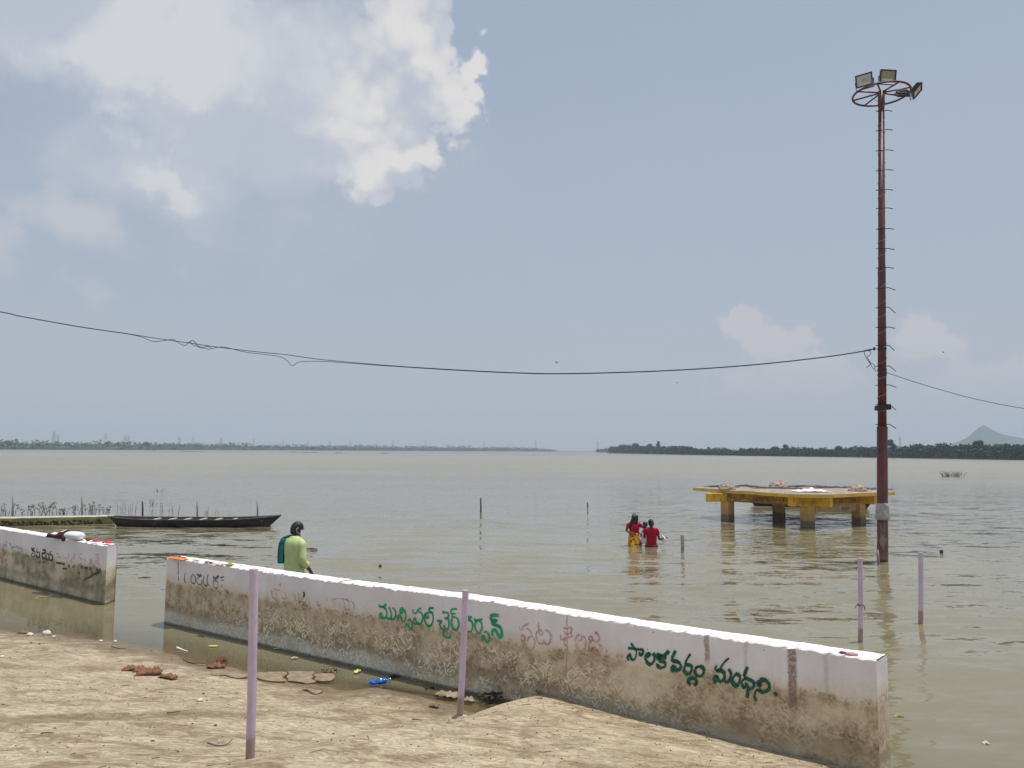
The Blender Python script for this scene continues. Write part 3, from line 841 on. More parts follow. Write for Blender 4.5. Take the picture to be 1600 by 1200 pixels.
S7 = [[(168,290),(182,370),(210,402),(235,370),(228,290)],[(195,270),(250,285),(280,290)],[(275,215),(300,200),(285,240)],[(345,298),(362,350),(382,392),(330,402),(320,362)],
 [(470,330),(500,400),(482,452)],[(540,325),(552,400),(545,460)],[(650,378),(650,462)],[(685,390),(690,450)],[(800,440),(815,500),(850,490)],[(940,380),(945,440)],
 [(1005,418),(1030,460),(1032,525)],[(1055,418),(1060,522)],[(1110,428),(1108,522)],[(1160,408),(1180,450),(1180,545)],[(1195,420),(1242,442),(1252,550)],[(1268,428),(1310,480),(1315,565)],[(1010,418),(1060,405),(1160,408),(1230,412)]]
S7b = [[2.4,(612,312),(625,350),(608,388)],[(600,392),(550,462)],[2,(600,485),(615,492)],[2,(500,540),(512,548)],[1.6,(1240,555),(1250,562)]]
word('painted_word', S1, (580, 930), 13.333, 0.020, GREEN, wall1, 'bright green word nearest the middle of the wall')
word('painted_word', S2, (680, 940), 13.333, 0.018, GREEN, wall1, 'bright green word partly behind the thin pole')
word('painted_word', S3, (800, 960), 10.667, 0.013, PINK, wall1, 'faded pink words')
word('painted_word', S4, (970, 995), 11.85, 0.0125, DKGREEN, wall1, 'dark green slanted word')
word('painted_word', S5, (1100, 1010), 11.85, 0.0118, DKGREEN, wall1, 'dark green slanted word ending in a full stop')
word('painted_word', S6, (265, 870), 10.667, 0.012, DARK, wall1, 'worn dark letters at the left end')
word('painted_word', S7, (405, 890), 8.889, 0.012, PINK, wall1, 'almost vanished red letters')
word('painted_word', S7b, (405, 890), 8.889, 0.012, DARK, wall1, 'small dark leftovers of letters')
T1 = [[1.6,(415,300),(425,330),(450,300)],[(418,345),(455,350),(452,405),(420,425),(412,385),(440,372)],[1.8,(436,452),(448,460)],[1.2,(488,302),(480,360),(515,362),(518,420),(482,430),(478,390)],[1.8,(508,490),(524,494)],
 [1.5,(556,330),(592,335),(586,372),(552,378),(556,430),(592,448)],[1.2,(606,368),(602,440),(632,462),(640,405),(620,370)],[1.3,(672,348),(648,390),(682,402),(688,455),(652,468),(645,422)],[1.8,(560,485),(580,500)]]
T2 = [[(10,250),(15,290)],[(40,290),(62,262),(85,292),(88,245)],[(78,225),(90,215)],[(130,245),(150,292),(200,290),(230,285),(250,302),(290,322),(300,350)],[(320,312),(335,335)],[(120,240),(135,250)],[(150,330),(155,300)],[(230,330),(240,300)]]
T3 = [[(735,390),(770,375)],[(740,445),(760,420),(800,430)],[(830,400),(850,440),(880,430)],[(895,380),(900,440)],[(965,380),(985,400),(960,440)],[(1030,395),(1050,440),(1085,450)],[(1040,380),(1080,385)],[(1110,440),(1130,480)],
 [(1170,450),(1200,500),(1170,520)],[(1205,450),(1180,520),(1200,560)],[(1255,395),(1295,400),(1290,470),(1250,470)],[(1255,430),(1290,432)],[(1250,500),(1290,510),(1280,560)],[(860,455),(880,500)],[(940,440),(930,500)]]
T4 = [[1.5,(0,430),(30,440),(40,480),(10,500)],[1.5,(60,450),(85,465),(70,490)],[(10,520),(40,560)],[(60,515),(110,520)]]
T5 = [[2.2,(895,540),(915,545)],[2.2,(955,545),(970,552)],[2,(1065,560),(1085,565)],[2,(1105,570),(1150,575)],[2.4,(1175,580),(1190,585)],[2.2,(1265,590),(1285,597)],[2.2,(1305,590),(1322,590)],[2,(1030,625),(1050,635)],[2,(1195,628),(1220,635)],[1.6,(735,498),(850,515)],[1.6,(820,575),(880,580)],
 [1.3,(1100,730),(1170,690),(1240,650),(1310,620)]]
kw = dict(origin=V0, N=VN, off=0.007)
word('painted_word', T1, (0, 820), 8.42, 0.019, BLACK, wall2, 'small black words on the left wall', **kw)
word('painted_word', T2, (0, 820), 8.42, 0.022, BLUE, wall2, 'faded blue letters', **kw)
word('painted_word', T3, (0, 820), 8.42, 0.018, PINK, wall2, 'faded pink letters near the end of the left wall', **kw)
word('painted_word', T4, (0, 820), 8.42, 0.030, PINK, wall2, 'faded red letters low on the left wall', **kw)
word('plaster_chips', T5, (0, 820), 8.42, 0.022, DARK, wall2, **kw)

# ------------------------------------------------------------ lilac pipes used as marker posts
def pipe_mat(name):
    m, g, out = new_mat(name)
    co = g.n('ShaderNodeTexCoord').outputs['Object']
    x, y, z = g.sep(co)[0:3]
    n = g.noise(co, 9, 6, 0.6); n3 = g.noise(co, 60, 4, 0.6)
    c = g.mix(g.ss(n, 0.35, 0.65), (0.53, 0.425, 0.535), (0.60, 0.49, 0.60))
    c = g.mix(g.ss(g.m('MULTIPLY_ADD', g.m('SUBTRACT', n, 0.5), 0.5, z), 0.08, 0.26, 0.85, 0), c, (0.30, 0.19, 0.135))
    sk_ = g.noise(g.mapping(co, scale=(1, 1, 0.12)), 42, 5, 0.6)
    c = g.mix(g.ss(sk_, 0.52, 0.68, 0, 0.45), c, (0.42, 0.33, 0.40))
    c = g.mix(g.ss(g.noise(g.mapping(co, loc=(2, 2, 5)), 22, 5, 0.6), 0.64, 0.70, 0, 0.55), c, (0.30, 0.22, 0.20))
    c = g.mix(g.ss(n3, 0.62, 0.72, 0, 0.4), c, (0.36, 0.27, 0.26))
    principled(g, out, c, 0.42, g.bump(n3, 0.1, 0.002), spec=0.4)
    return m
PIPE = pipe_mat('lilac_pipe')
def pipe(px, py, z, topx, topy, r, label, cut=0.0, m=PIPE, group='lilac marker pipes'):
    b = onz(px, py, z)
    t = atY(topx, topy, b.y)
    d = t - b; t = t; foot = b - d.normalized() * 0.8
    o = empty('marker_pipe', b, label, 'pipe', group)
    mb = MB(); n = 14
    mb.tube([foot - b, Vector((0, 0, 0)), d * 0.33 + Vector((0.004, 0, 0)), d * 0.66 + Vector((0.003, 0, 0)), d - d.normalized() * 0.001], r, n, caps=False)
    mb.tube([d, d - d.normalized() * 0.25], r * 0.80, n, caps=True)
    # rim
    ring_o = [d + Vector((math.cos(2 * math.pi * k / n) * r, math.sin(2 * math.pi * k / n) * r, 0)) for k in range(n)]
    ring_i = [d + Vector((math.cos(2 * math.pi * k / n) * r * .8, math.sin(2 * math.pi * k / n) * r * .8, 0)) for k in range(n)]
    mb.add(ring_o + ring_i, [(k, (k + 1) % n, n + (k + 1) % n, n + k) for k in range(n)])
    p = mb.build('pipe', m, o, smooth=True)
    return o, b, d
pA = pipe(390.5, 1196, 0.42, 396.5, 889, 0.031, 'tall lilac plastic pipe standing on the mud, nearest the camera')
pB = pipe(718.5, 1121, 0.135, 727.5, 922, 0.031, 'lilac pipe leaning slightly in front of the green words, rusty stain at its foot')
pC = pipe(1344.5, 1003, 0.0, 1344, 872, 0.033, 'lilac pipe in the water left of the mast reflection, wire tied round it')
pD = pipe(1438.5, 974, 0.0, 1438.5, 863, 0.036, 'lilac pipe in the water, rightmost of the marker pipes')
pE = pipe(1066.5, 863, 0.0, 1066, 836, 0.045, 'short grey pipe stub in the water right of the bathers', m=mat('grey_pipe', (0.30, 0.27, 0.29), 0.6, 0.3, 12), group=None)
for (o, b, d), n in ((pA, 1), (pB, 1)):
    mb = MB(); mb.ell((0, 0, 0.0), (0.075, 0.06, 0.025), 12, 4, lo=0, jit=0.12)
    mb.build('mud_collar', silt, o, smooth=True)
# wire tie on the third pipe
o, b, d = pC
mb = MB()
zt = d.z * 0.44
mb.tube([Vector((math.cos(a) * 0.037 + d.x * .44, math.sin(a) * 0.037, zt + 0.008 * math.sin(a * 3))) for a in np.linspace(0, 2 * math.pi * 1.0, 16)] + [Vector((0.06, -0.02, zt - 0.01)), Vector((0.065, -0.03, zt - 0.07))], 0.006, 5)
mb.tube([Vector((-0.037, -0.01, zt)), Vector((-0.06, -0.02, zt - 0.02)), Vector((-0.062, -0.02, zt - 0.035))], 0.005, 5)
mb.build('wire_tie', mat('dark_wire', (0.04, 0.035, 0.035), 0.6), o, smooth=True)

def stake(px, py, topx, topy, r, m, label, name='stake', group='stakes standing in the water', z=0.0):
    b = onz(px, py, z); t = atY(topx, topy, b.y); d = t - b
    mb = MB(); mb.tube([d.normalized() * -0.6, d * 0.5 + Vector((r * .3, 0, 0)), d], [r * 1.1, r, r * .9], 7)
    return mb.build(name, m, None, label, 'post', group, loc=b, smooth=True)
WOODD = mat('dark_wet_wood', (0.07, 0.055, 0.05), 0.7, 0.3, 15)
GREYP = mat('weathered_post', (0.26, 0.245, 0.25), 0.8, 0.25, 10)
stake(751, 800, 751, 778, 0.035, WOODD, 'dark stake alone in open water left of centre')
stake(918, 793, 918, 785, 0.030, WOODD, 'smallest dark stake, far out in open water')
stake(1372.5, 883, 1371, 859, 0.028, mat('rusty_lilac', (0.30, 0.19, 0.20), 0.7, 0.3, 20), 'short rusty stub beside the foot of the lighting mast', group=None)
for px, yb, yt, lb in ((20, 808.5, 773, 'thin grey post behind the lettered ledge, leftmost of the row'), (128, 806.5, 773, 'thin grey post behind the lettered ledge, second of the row'),
                   (222.5, 808, 783, 'dark knotted post behind the boat towards its left end'), (308, 808, 782, 'grey post behind the middle of the boat'), (402, 808, 782, 'grey post behind the right end of the boat')):
    stake(px, yb, px, yt, 0.032 if px > 30 else 0.03, GREYP if px != 222.5 else WOODD, lb, group='posts along the sunken ledge')

# ------------------------------------------------------------ lettered ledge, just above the water
def ledge_mat():
    m, g, out = new_mat('ledge_concrete')
    co = g.n('ShaderNodeTexCoord').outputs['Object']
    n = g.noise(co, 3.0, 8, 0.6); n2 = g.noise(co, 16, 6, 0.65)
    z = g.sep(co)[2]
    c = g.mix(g.ss(n, 0.35, 0.65), (0.20, 0.185, 0.075), (0.31, 0.275, 0.13))
    c = g.mix(g.ss(n2, 0.5, 0.65, 0, 0.5), c, (0.11, 0.11, 0.04))
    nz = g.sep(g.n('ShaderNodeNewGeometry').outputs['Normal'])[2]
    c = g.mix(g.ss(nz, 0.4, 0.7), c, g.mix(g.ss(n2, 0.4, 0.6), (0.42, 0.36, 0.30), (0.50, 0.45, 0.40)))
    c = g.mix(g.ss(z, 0.02, 0.08, 0.6, 0), c, (0.06, 0.055, 0.03))
    principled(g, out, c, 0.8, g.bump(n2, 0.4, 0.02), spec=0.3)
    return m
L0 = onz(-60, 823.5, 0); L1 = onz(176, 818.6, 0)
LD = (L1 - L0).normalized(); LN = Vector((-LD.y, LD.x, 0)); LN = LN if LN.y > 0 else -LN
LH = 0.27
lw = MB(); n = 60
rings = []
for i in range(n + 1):
    p = L0 - LD * 4 + (L1 - L0 + LD * 4) * (i / n)
    j = 0.012 * noise.noise(Vector((i * 0.6, 0, 0)))
    rings.append([p + Vector((0, 0, -0.8)), p + Vector((0, 0, LH - 0.02 + j)), p + LN * 0.02 + Vector((0, 0, LH + j)), p + LN * 0.45 + Vector((0, 0, LH + j * .5)), p + LN * 0.47 + Vector((0, 0, -0.8))])
lw.loft(rings)
ledge = lw.build('lettered_ledge', ledge_mat(), None, 'low olive concrete ledge with worn dark lettering, just above the water behind the left wall', 'ledge')
LSt = [[(15,450),(50,445),(60,480),(35,505),(8,490)],[(70,480),(85,450),(110,450),(125,485),(100,505),(75,495)],[(125,455),(150,480),(140,505)],[(165,450),(165,500),(220,500)],[(190,465),(215,450)],[(240,450),(270,490),(300,495),(330,470),(320,450),(300,455)],
 [(345,500),(400,500)],[(365,455),(385,480)],[(400,450),(420,455),(435,490),(410,500)],[(450,450),(440,480),(465,492)],[(500,460),(500,490),(540,495),(575,490),(575,460),(540,450),(510,455)],[(610,450),(620,490)],[(640,450),(620,480),(640,500)],[(660,455),(670,490)],
 [(700,450),(705,490)],[(715,445),(760,445),(770,465),(740,475)],[(800,440),(790,480),(820,490)],[(850,440),(870,450),(860,480)],[(900,440),(905,490)],[(925,440),(960,445),(970,475)],[(1000,460),(990,480),(1030,485)],[(1005,440),(1040,430),(1060,445)],[(1080,440),(1120,435),(1130,470)],[(1075,480),(1110,480)],
 [(1175,430),(1175,470),(1210,470)],[(1220,430),(1230,465),(1260,470),(1290,440)],[(1330,430),(1335,470)],[(1345,430),(1380,425),(1400,450),(1410,470)],[(1370,440),(1375,475)]]
LM = mat('ledge_letter', (0.035, 0.035, 0.015), 0.8)
for lo_, hi_ in ((0, 10), (10, 20), (20, 40)):
    mb = MB()
    for st in LSt[lo_:hi_]: ribbon(mb, [(x / 8.89, 765 + y / 8.89) for x, y in st], 0.058, 0.01, L0, LN)
    if mb.v: mb.build('painted_word', LM, ledge)

# ------------------------------------------------------------ long wooden boats
def boat(name, L, W, D, label, loc, rz, mh, mi_, thw=8, bend=0.0, th_from=0.27):
    o = empty(name, loc, label, 'boat', 'long wooden boats', rz)
    n = 44; rings_o = []; rings_i = []
    for i in range(n + 1):
        t = i / n; x = (t - 0.5) * L
        u = 2 * t - 1
        wd = W * 0.5 * max(0.0, (1 - abs(u) ** 3.2)) ** 0.8 + 0.012
        sheer = D + 0.10 * abs(u) ** 3 * (1.3 if u > 0 else .7)
        keel = -0.10 + (max(0, abs(u) - 0.83) / 0.17) ** 1.0 * (D + 0.2)
        keel = min(keel, sheer - 0.03)
        bw = wd * 0.62
        prof = [(-wd, sheer), (-wd * .86, sheer * .45 + keel * .55), (-bw, keel), (0, keel - 0.01), (bw, keel), (wd * .86, sheer * .45 + keel * .55), (wd, sheer)]
        rings_o.append([Vector((x, y, z)) for y, z in prof])
        th = 0.032
        wi = max(wd - th, 0.004)
        prof = [(-wi, sheer), (-wi * .84, sheer * .45 + keel * .55 + th), (-max(bw - th, .002), keel + th), (0, keel + th), (max(bw - th, .002), keel + th), (wi * .84, sheer * .45 + keel * .55 + th), (wi, sheer)]
        rings_i.append([Vector((x, y, z)) for y, z in prof])
    def strip(rg, flip=False):
        vs = [p for r_ in rg for p in r_]; k = len(rg[0]); fs = []
        for i in range(len(rg) - 1):
            for j in range(k - 1):
                q = (i * k + j, i * k + j + 1, (i + 1) * k + j + 1, (i + 1) * k + j)
                fs.append(q[::-1] if flip else q)
        return vs, fs
    mb = MB(); v, f = strip(rings_o); mb.add(v, f); v, f = strip(rings_i, True); mb.add(v, f)
    mb.build('hull', mh, o, smooth=False)
    mb = MB()
    for sgn in (0, -1):
        pts = [r_[sgn] + Vector((0, 0, 0.005)) for r_ in rings_o]
        mb.tube(pts, [(0.028, 0.018)] * len(pts), 6)
    mb.build('gunwale', mi_, o)
    for k in range(thw):
        t = th_from + (0.90 - th_from) * k / (thw - 1)
        x = (t - 0.5) * L; u = 2 * t - 1
        wd = W * 0.5 * (1 - abs(u) ** 3.2) ** 0.8
        mb = MB(); mb.box((x, 0, D - 0.03), (0.075, wd * 2 - 0.03, 0.03))
        mb.build('thwart', mat('pale_thwart', (0.55, 0.51, 0.47), 0.8, 0.25, 8), o)
    return o
HULL = mat('tarred_hull', (0.019, 0.015, 0.018), 0.65, 0.5, 7, bump=0.3, dirt=(0.09, 0.06, 0.055), dirt_amt=0.2)
GUN = mat('worn_gunwale', (0.085, 0.06, 0.06), 0.8, 0.4, 9, dirt=(0.20, 0.15, 0.14), dirt_amt=0.5)
bl, br = onz(168, 821.0, 0), onz(438, 822.0, 0)
bc = (bl + br) / 2
boat('long_boat', (br - bl).length * 1.0, 1.05, 0.235, 'black tarred long wooden boat with pale thwarts, moored beside the sunken ledge', bc, math.atan2(br.y - bl.y, br.x - bl.x), HULL, GUN)
bl, br = onz(1164, 789, 0), onz(1370, 795, 0)
bc = (bl + br) / 2
boat('long_boat', (br - bl).length, 0.85, 0.48, 'black long wooden boat floating beyond the yellow platform, seen between its pillars', bc, math.atan2(br.y - bl.y, br.x - bl.x), HULL, GUN, 6)

# ------------------------------------------------------------ lighting mast
mb_ = onz(1379, 877, 0)
mt_ = atY(1377, 147, mb_.y)
MD = (mt_ - mb_); MLEN = MD.length; MD.normalize()
mast = empty('lighting_mast', mb_, 'tall dark red lighting mast standing in the river with a ring of floodlights', 'mast')
def mast_mat():
    m, g, out = new_mat('red_oxide_mast')
    co = g.n('ShaderNodeTexCoord').outputs['Object']
    z = g.sep(co)[2]
    n = g.noise(g.mapping(co, scale=(1, 1, .35)), 8, 8, 0.65); n2 = g.noise(co, 30, 5, 0.65)
    c = g.mix(g.ss(n, 0.35, 0.65), (0.082, 0.020, 0.021), (0.135, 0.038, 0.034))
    c = g.mix(g.ss(n2, 0.58, 0.7, 0, 0.5), c, (0.09, 0.022, 0.02))
    rr = g.noise(g.mapping(co, loc=(0, 3, 0), scale=(1, 1, .3)), 4, 5)
    c = g.mix(g.m('MULTIPLY', g.ss(rr, 0.60, 0.68, 0, 0.7), g.ss(z, 3.2, 2.2)), c, (0.30, 0.22, 0.19))
    c = g.mix(g.ss(g.m('MULTIPLY_ADD', n, 0.3, z), 0.15, 0.5, 0.75, 0), c, (0.20, 0.14, 0.12))
    c = g.mix(g.ss(z, 0.03, 0.07, 0.9, 0), c, (0.04, 0.02, 0.015))
    principled(g, out, c, 0.5, g.bump(n2, 0.25, 0.004), spec=0.45)
    return m
MM = mast_mat()
def mz(py): # distance along mast for a pixel row
    a, b = -2.0, MLEN + 1
    for _ in range(40):
        c_ = (a + b) / 2
        if proj(mb_ + MD * c_)[1] > py: a = c_
        else: b = c_
    return a
zj = mz(666)
b1 = MB(); b1.tube([MD * -2.0, MD * 0, MD * (zj - 0.015), MD * zj], [0.128, 0.126, 0.122, 0.112], 20)
b1.build('mast_base', MM, mast, smooth=True)
b2 = MB(); zj2 = mz(420)
b2.tube([MD * (zj + 0.001), MD * zj2, MD * (zj2 + 0.05), MD * (MLEN - 0.35)], [0.100, 0.090, 0.082, 0.072], 18)
b2.build('mast_tube', MM, mast, smooth=True)
b3 = MB(); b3.tube([MD * (MLEN - 0.36), MD * (MLEN - 0.30), MD * (MLEN + 0.08)], [0.074, 0.082, 0.080], 16)
b3.build('mast_head', MM, mast, smooth=True)
def mrad(h): return 0.10 + (0.072 - 0.10) * (h - zj) / (MLEN - zj)
DKM = mat('dark_rusty_steel', (0.05, 0.03, 0.03), 0.6, 0.3, 20, metallic=0.2)
for k in range(17):
    py = 175 + k * (664 - 175) / 16
    h = mz(py) + rnd.uniform(-0.02, 0.02)
    r = mrad(h)
    mb = MB()
    yaw = rnd.uniform(-0.25, 0.05); drop = 0.02 if k < 9 else rnd.uniform(0.03, 0.16)
    p = MD * h
    dv = Vector((math.cos(yaw), math.sin(yaw), 0))
    mb.tube([p - dv * (r + 0.085) - Vector((0, .06, 0)), p - Vector((0, r + 0.02, 0)) + dv * (r + 0.02), p - Vector((0, r, 0)) + dv * (r + 0.16 + rnd.uniform(-.01, .03)) - Vector((0, 0, drop))], 0.0105, 6)
    mb.build('step_rod', DKM, mast)
# pale rope wound round the mast
mb = MB(); pts = []
h0, h1 = mz(655), mz(160)
for i in range(600):
    t = i / 599; h = h0 + (h1 - h0) * t
    a = t * 2 * math.pi * 21 + 1.2 * noise.noise(Vector((t * 9, 0, 0)))
    r = mrad(h) + 0.006
    pts.append(MD * (h + 0.05 * noise.noise(Vector((t * 30, 3, 0)))) + Vector((math.cos(a) * r, math.sin(a) * r, 0.045 * math.sin(a))))
mb.tube(pts, 0.0055, 4)
mb.build('rope_winding', mat('pale_rope', (0.38, 0.29, 0.27), 0.9), mast)
# ring with spokes
ringr = 0.665
mb = MB(); hub = MD * MLEN
pts = [hub + Vector((math.cos(a) * ringr, math.sin(a) * ringr, 0.0)) for a in np.linspace(0, 2 * math.pi, 49)]
mb.tube(pts, 0.026, 8, caps=False)
mb.build('ring', MM, mast, smooth=True)
for k in range(8):
    a = 2 * math.pi * (k + 0.25) / 8
    mb = MB(); mb.tube([hub + Vector((math.cos(a) * 0.07, math.sin(a) * 0.07, 0.03)), hub + Vector((math.cos(a) * (ringr - .02), math.sin(a) * (ringr - .02), 0.0))], 0.020, 6)
    mb.build('spoke', MM, mast, smooth=True)
LENS = {}
def lens_mat(name, c):
    m, g, out = new_mat(name)
    co = g.n('ShaderNodeTexCoord').outputs['Object']
    n = g.noise(co, 9, 4)
    principled(g, out, g.mix(g.ss(n, .4, .6), c, tuple(x * .85 for x in c)), 0.12, spec=0.5)
    return m
CASE = mat('black_lamp_case', (0.035, 0.035, 0.042), 0.5, 0.2, 10)
def floodlight(pos, yaw, tilt, w, h, m, label):
    """yaw: direction the lamp faces (0 = towards the bank, -Y), tilt: downwards"""
    o = empty('floodlight', pos, label, 'floodlight', 'floodlights on the mast ring')
    o.rotation_euler = (tilt, 0, yaw)
    d = 0.07
    mb = MB()
    mb.box((0, 0.02, 0), (w * .86, d, h * .86))
    # frame around the lens
    f = 0.028
    mb.box((0, -0.03, h / 2 - f / 2), (w, 0.045, f)); mb.box((0, -0.03, -h / 2 + f / 2), (w, 0.045, f))
    mb.box((-w / 2 + f / 2, -0.03, 0), (f, 0.045, h - 2 * f)); mb.box((w / 2 - f / 2, -0.03, 0), (f, 0.045, h - 2 * f))
    mb.build('lamp_case', CASE, o, bevel=0.006)
    mb = MB(); mb.box((0, -0.022, 0), (w - 2 * f, 0.012, h - 2 * f)); mb.build('lens', m, o)
    # recessed reflector walls and chip behind the glass, read as paler trapezoids
    mb = MB()
    W2, H2, wi, hi = (w - 2 * f) / 2, (h - 2 * f) / 2, w * .26, h * .22
    mb.add([(-W2, -0.0285, -H2), (W2, -0.0285, -H2), (wi, -0.0285, -hi), (-wi, -0.0285, -hi)], [(0, 1, 2, 3)])
    mb.build('reflector', mat('lamp_reflector', (0.62, 0.58, 0.48), 0.4, 0.1), o)
    mb = MB(); mb.box((0, -0.0295, 0.01), (w * .26, 0.002, h * .18)); mb.build('chip', mat('lamp_chip', (0.34, 0.30, 0.17), 0.4), o)
    for k in range(6):
        mb = MB(); mb.box(((k - 2.5) * w * .13, 0.072, 0), (0.008, 0.03, h * .7)); mb.build('fin', CASE, o)
    mb = MB(); mb.tube([Vector((-w / 2 - .012, 0.0, 0)), Vector((-w / 2 - .012, 0.02, -h / 2 - .05)), Vector((w / 2 + .012, 0.02, -h / 2 - .05)), Vector((w / 2 + .012, 0, 0))], [(0.014, 0.005)] * 4, 6)
    mb.build('bracket', DKM, o)
    return o
top = mb_ + hub
def lamp_pos(px, py, dy): return atY(px, py, top.y + dy)
YL = lens_mat('amber_lens', (0.36, 0.31, 0.15)); WL_ = lens_mat('pale_lens', (0.50, 0.52, 0.50)); BL_ = lens_mat('buff_lens', (0.50, 0.45, 0.33))
floodlight(lamp_pos(1350.5, 125.5, 0.25), math.radians(-40), math.radians(10), 0.41, 0.32, WL_, 'floodlight with pale lens at the left of the mast ring, turned left')
floodlight(lamp_pos(1386.5, 119, 0.45), math.radians(6), math.radians(12), 0.44, 0.31, YL, 'floodlight with amber lens standing upright at the back of the mast ring')
floodlight(lamp_pos(1432, 141, 0.15), math.radians(62), math.radians(42), 0.46, 0.30, BL_, 'floodlight seen nearly edge-on at the right of the mast ring, tipped down')
floodlight(lamp_pos(1410, 146, -0.40), math.radians(176), math.radians(48), 0.30, 0.24, BL_, 'small dark floodlight at the front right of the mast ring, back turned to the bank')
# thin wires on the ring
mb = MB(); mb.tube(catmull([hub + Vector((0.05, -0.05, 0.05)), hub + Vector((0.3, -0.3, -0.05)), hub + Vector((0.5, -0.35, -0.12)), hub + Vector((0.64, -0.05, 0.03))], 5), 0.007, 5)
mb.tube(catmull([hub + Vector((-0.1, -0.05, -0.25)), hub + Vector((-0.22, 0.1, 0.0)), hub + Vector((-0.15, 0.3, 0.15)), hub + Vector((-0.05, 0.5, 0.2))], 5), 0.006, 5)
mb.build('lamp_wire', mat('grey_wire', (0.2, 0.18, 0.18), 0.6), mast)
# control boxes on the mast
hb = mz(638)
mb = MB(); mb.box(MD * hb + Vector((-0.13, -0.06, 0.0)), (0.11, 0.15, 0.12), Matrix.Rotation(0.15, 3, 'Y')); mb.build('junction_box', mat('black_plastic', (0.02, 0.02, 0.026), 0.5), mast, bevel=0.01)
mb = MB(); mb.box(MD * hb + Vector((0.105, -0.05, 0.03)), (0.12, 0.15, 0.14), Matrix.Rotation(-0.1, 3, 'Y')); mb.build('junction_box', mat('black_plastic', (0.02, 0.02, 0.026)), mast, bevel=0.01)
mb = MB(); mb.tube([MD * (hb + .02) + Vector((math.cos(a) * .112, math.sin(a) * .112, 0)) for a in np.linspace(0, 2 * math.pi, 17)], [(0.012, 0.055)] * 17, 6, caps=False); mb.build('clamp', DKM, mast)
for yy in (545, 578, 586):
    hh = mz(yy); r = mrad(hh) + 0.004
    mb = MB(); mb.tube([MD * hh + Vector((math.cos(a) * r, math.sin(a) * r, 0)) for a in np.linspace(0, 2 * math.pi, 17)], [(0.010, 0.028)] * 17, 6, caps=False); mb.build('clamp', DKM, mast)
# cloth tied round the mast
mb = MB(); seg = 22; rings = []
h0, h1 = mz(811), mz(786)
for i in range(9):
    t = i / 8; h = h1 + (h0 - h1) * t
    rings.append([MD * h + Vector((math.cos(2 * math.pi * k / seg) * (r_ := 0.134 + 0.012 * math.sin(t * 2.6) + 0.03 * t * t + 0.020 * noise.noise(Vector((k * .9, t * 5, 2)))), math.sin(2 * math.pi * k / seg) * r_, 0.03 * noise.noise(Vector((k * .6, t * 3, 7))))) for k in range(seg)])
mb.loft(rings)
tag(mb.build('tied_cloth', mat('dirty_white_cloth', (0.36, 0.32, 0.32), 0.9, 0.2, 12, bump=0.6), None, smooth=True, loc=mb_), 'dirty white cloth knotted round the mast above the water', 'cloth')

# ------------------------------------------------------------ overhead cables
CABLE = mat('cable_black', (0.035, 0.035, 0.04), 0.6)
def cab(ptspx, Yf, r, mb, k=6):
    P = catmull([atY(x, y, Yf(x)) for x, y in ptspx], k)
    mb.tube(P, r, 5)
def Yl(x): return mb_.y + (x - 1370) / 1370 * 3.0
c1 = [(-420, 412), (-200, 452), (0, 487), (30, 493.5), (125, 510.5), (200, 521.5), (240, 528), (300, 536.5), (345, 543), (400, 549.5), (450, 554.5), (500, 561.5), (600, 570.5), (700, 577), (800, 582), (880, 583.5), (1000, 580.5), (1100, 575.5), (1200, 567.5), (1300, 556), (1363, 546)]
c2 = [(-420, 412.5), (-200, 452.4), (0, 487.5), (30, 494), (125, 511), (200, 522), (222, 527), (240, 533.5), (258, 532), (270, 530.5), (282, 537.5), (290, 539.5), (296, 534), (303, 540), (312, 541), (325, 545.5), (338, 543), (352, 542.5), (380, 549.5), (410, 553.5), (436, 557), (448, 563), (457, 571.5), (468, 565.5), (500, 564.5), (540, 567)] + [(x, y + 0.9) for x, y in [(600, 570.5), (700, 577), (800, 582), (880, 583.5), (1000, 580.5), (1100, 575.5), (1200, 567.5), (1300, 556), (1363, 546)]]
mb = MB(); cab(c1, Yl, 0.0078, mb); cab(c2, Yl, 0.0065, mb)
# knots where the strands are twisted
mb.tube(catmull([atY(x, y, Yl(x)) for x, y in [(296, 535), (300, 532), (304, 534), (309, 541), (316, 544), (322, 541), (330, 543)]], 5), 0.0075, 5)
cb = mb.build('overhead_cable', CABLE, None, 'twisted pair of black cables sagging leftwards from the mast, with loose loops', 'cable')
def Yr(x): return mb_.y + (x - 1380) / 220 * 1.2
mb = MB(); cab([(1383, 580), (1388, 583), (1430, 597), (1470, 609), (1510, 620), (1550, 629), (1600, 638), (1720, 654), (1860, 665)], Yr, 0.008, mb)
mb.build('overhead_cable', CABLE, None, 'single black cable sagging from the mast to the right edge', 'cable')
mb = MB()
for st in ([(1350, 547), (1352, 556), (1358, 563), (1362, 572), (1369, 581)], [(1356, 547), (1361, 552), (1354, 560), (1360, 568), (1354, 575)], [(1357, 566), (1366, 570), (1367, 577)], [(1350, 548), (1358, 546), (1366, 545)]):
    mb.tube(catmull([atY(x, y, mb_.y - 0.14) for x, y in st], 5), 0.0075, 5)
mb.ell(atY(1366, 545, mb_.y - 0.1), (0.035, 0.035, 0.045), 8, 6)
mb.tube([atY(1380, 577, mb_.y - 0.05), atY(1385, 582, mb_.y - 0.02)], 0.022, 6)
mb.build('cable_tail', CABLE, None, 'loose looped cable ends hanging at the left of the mast', 'cable')

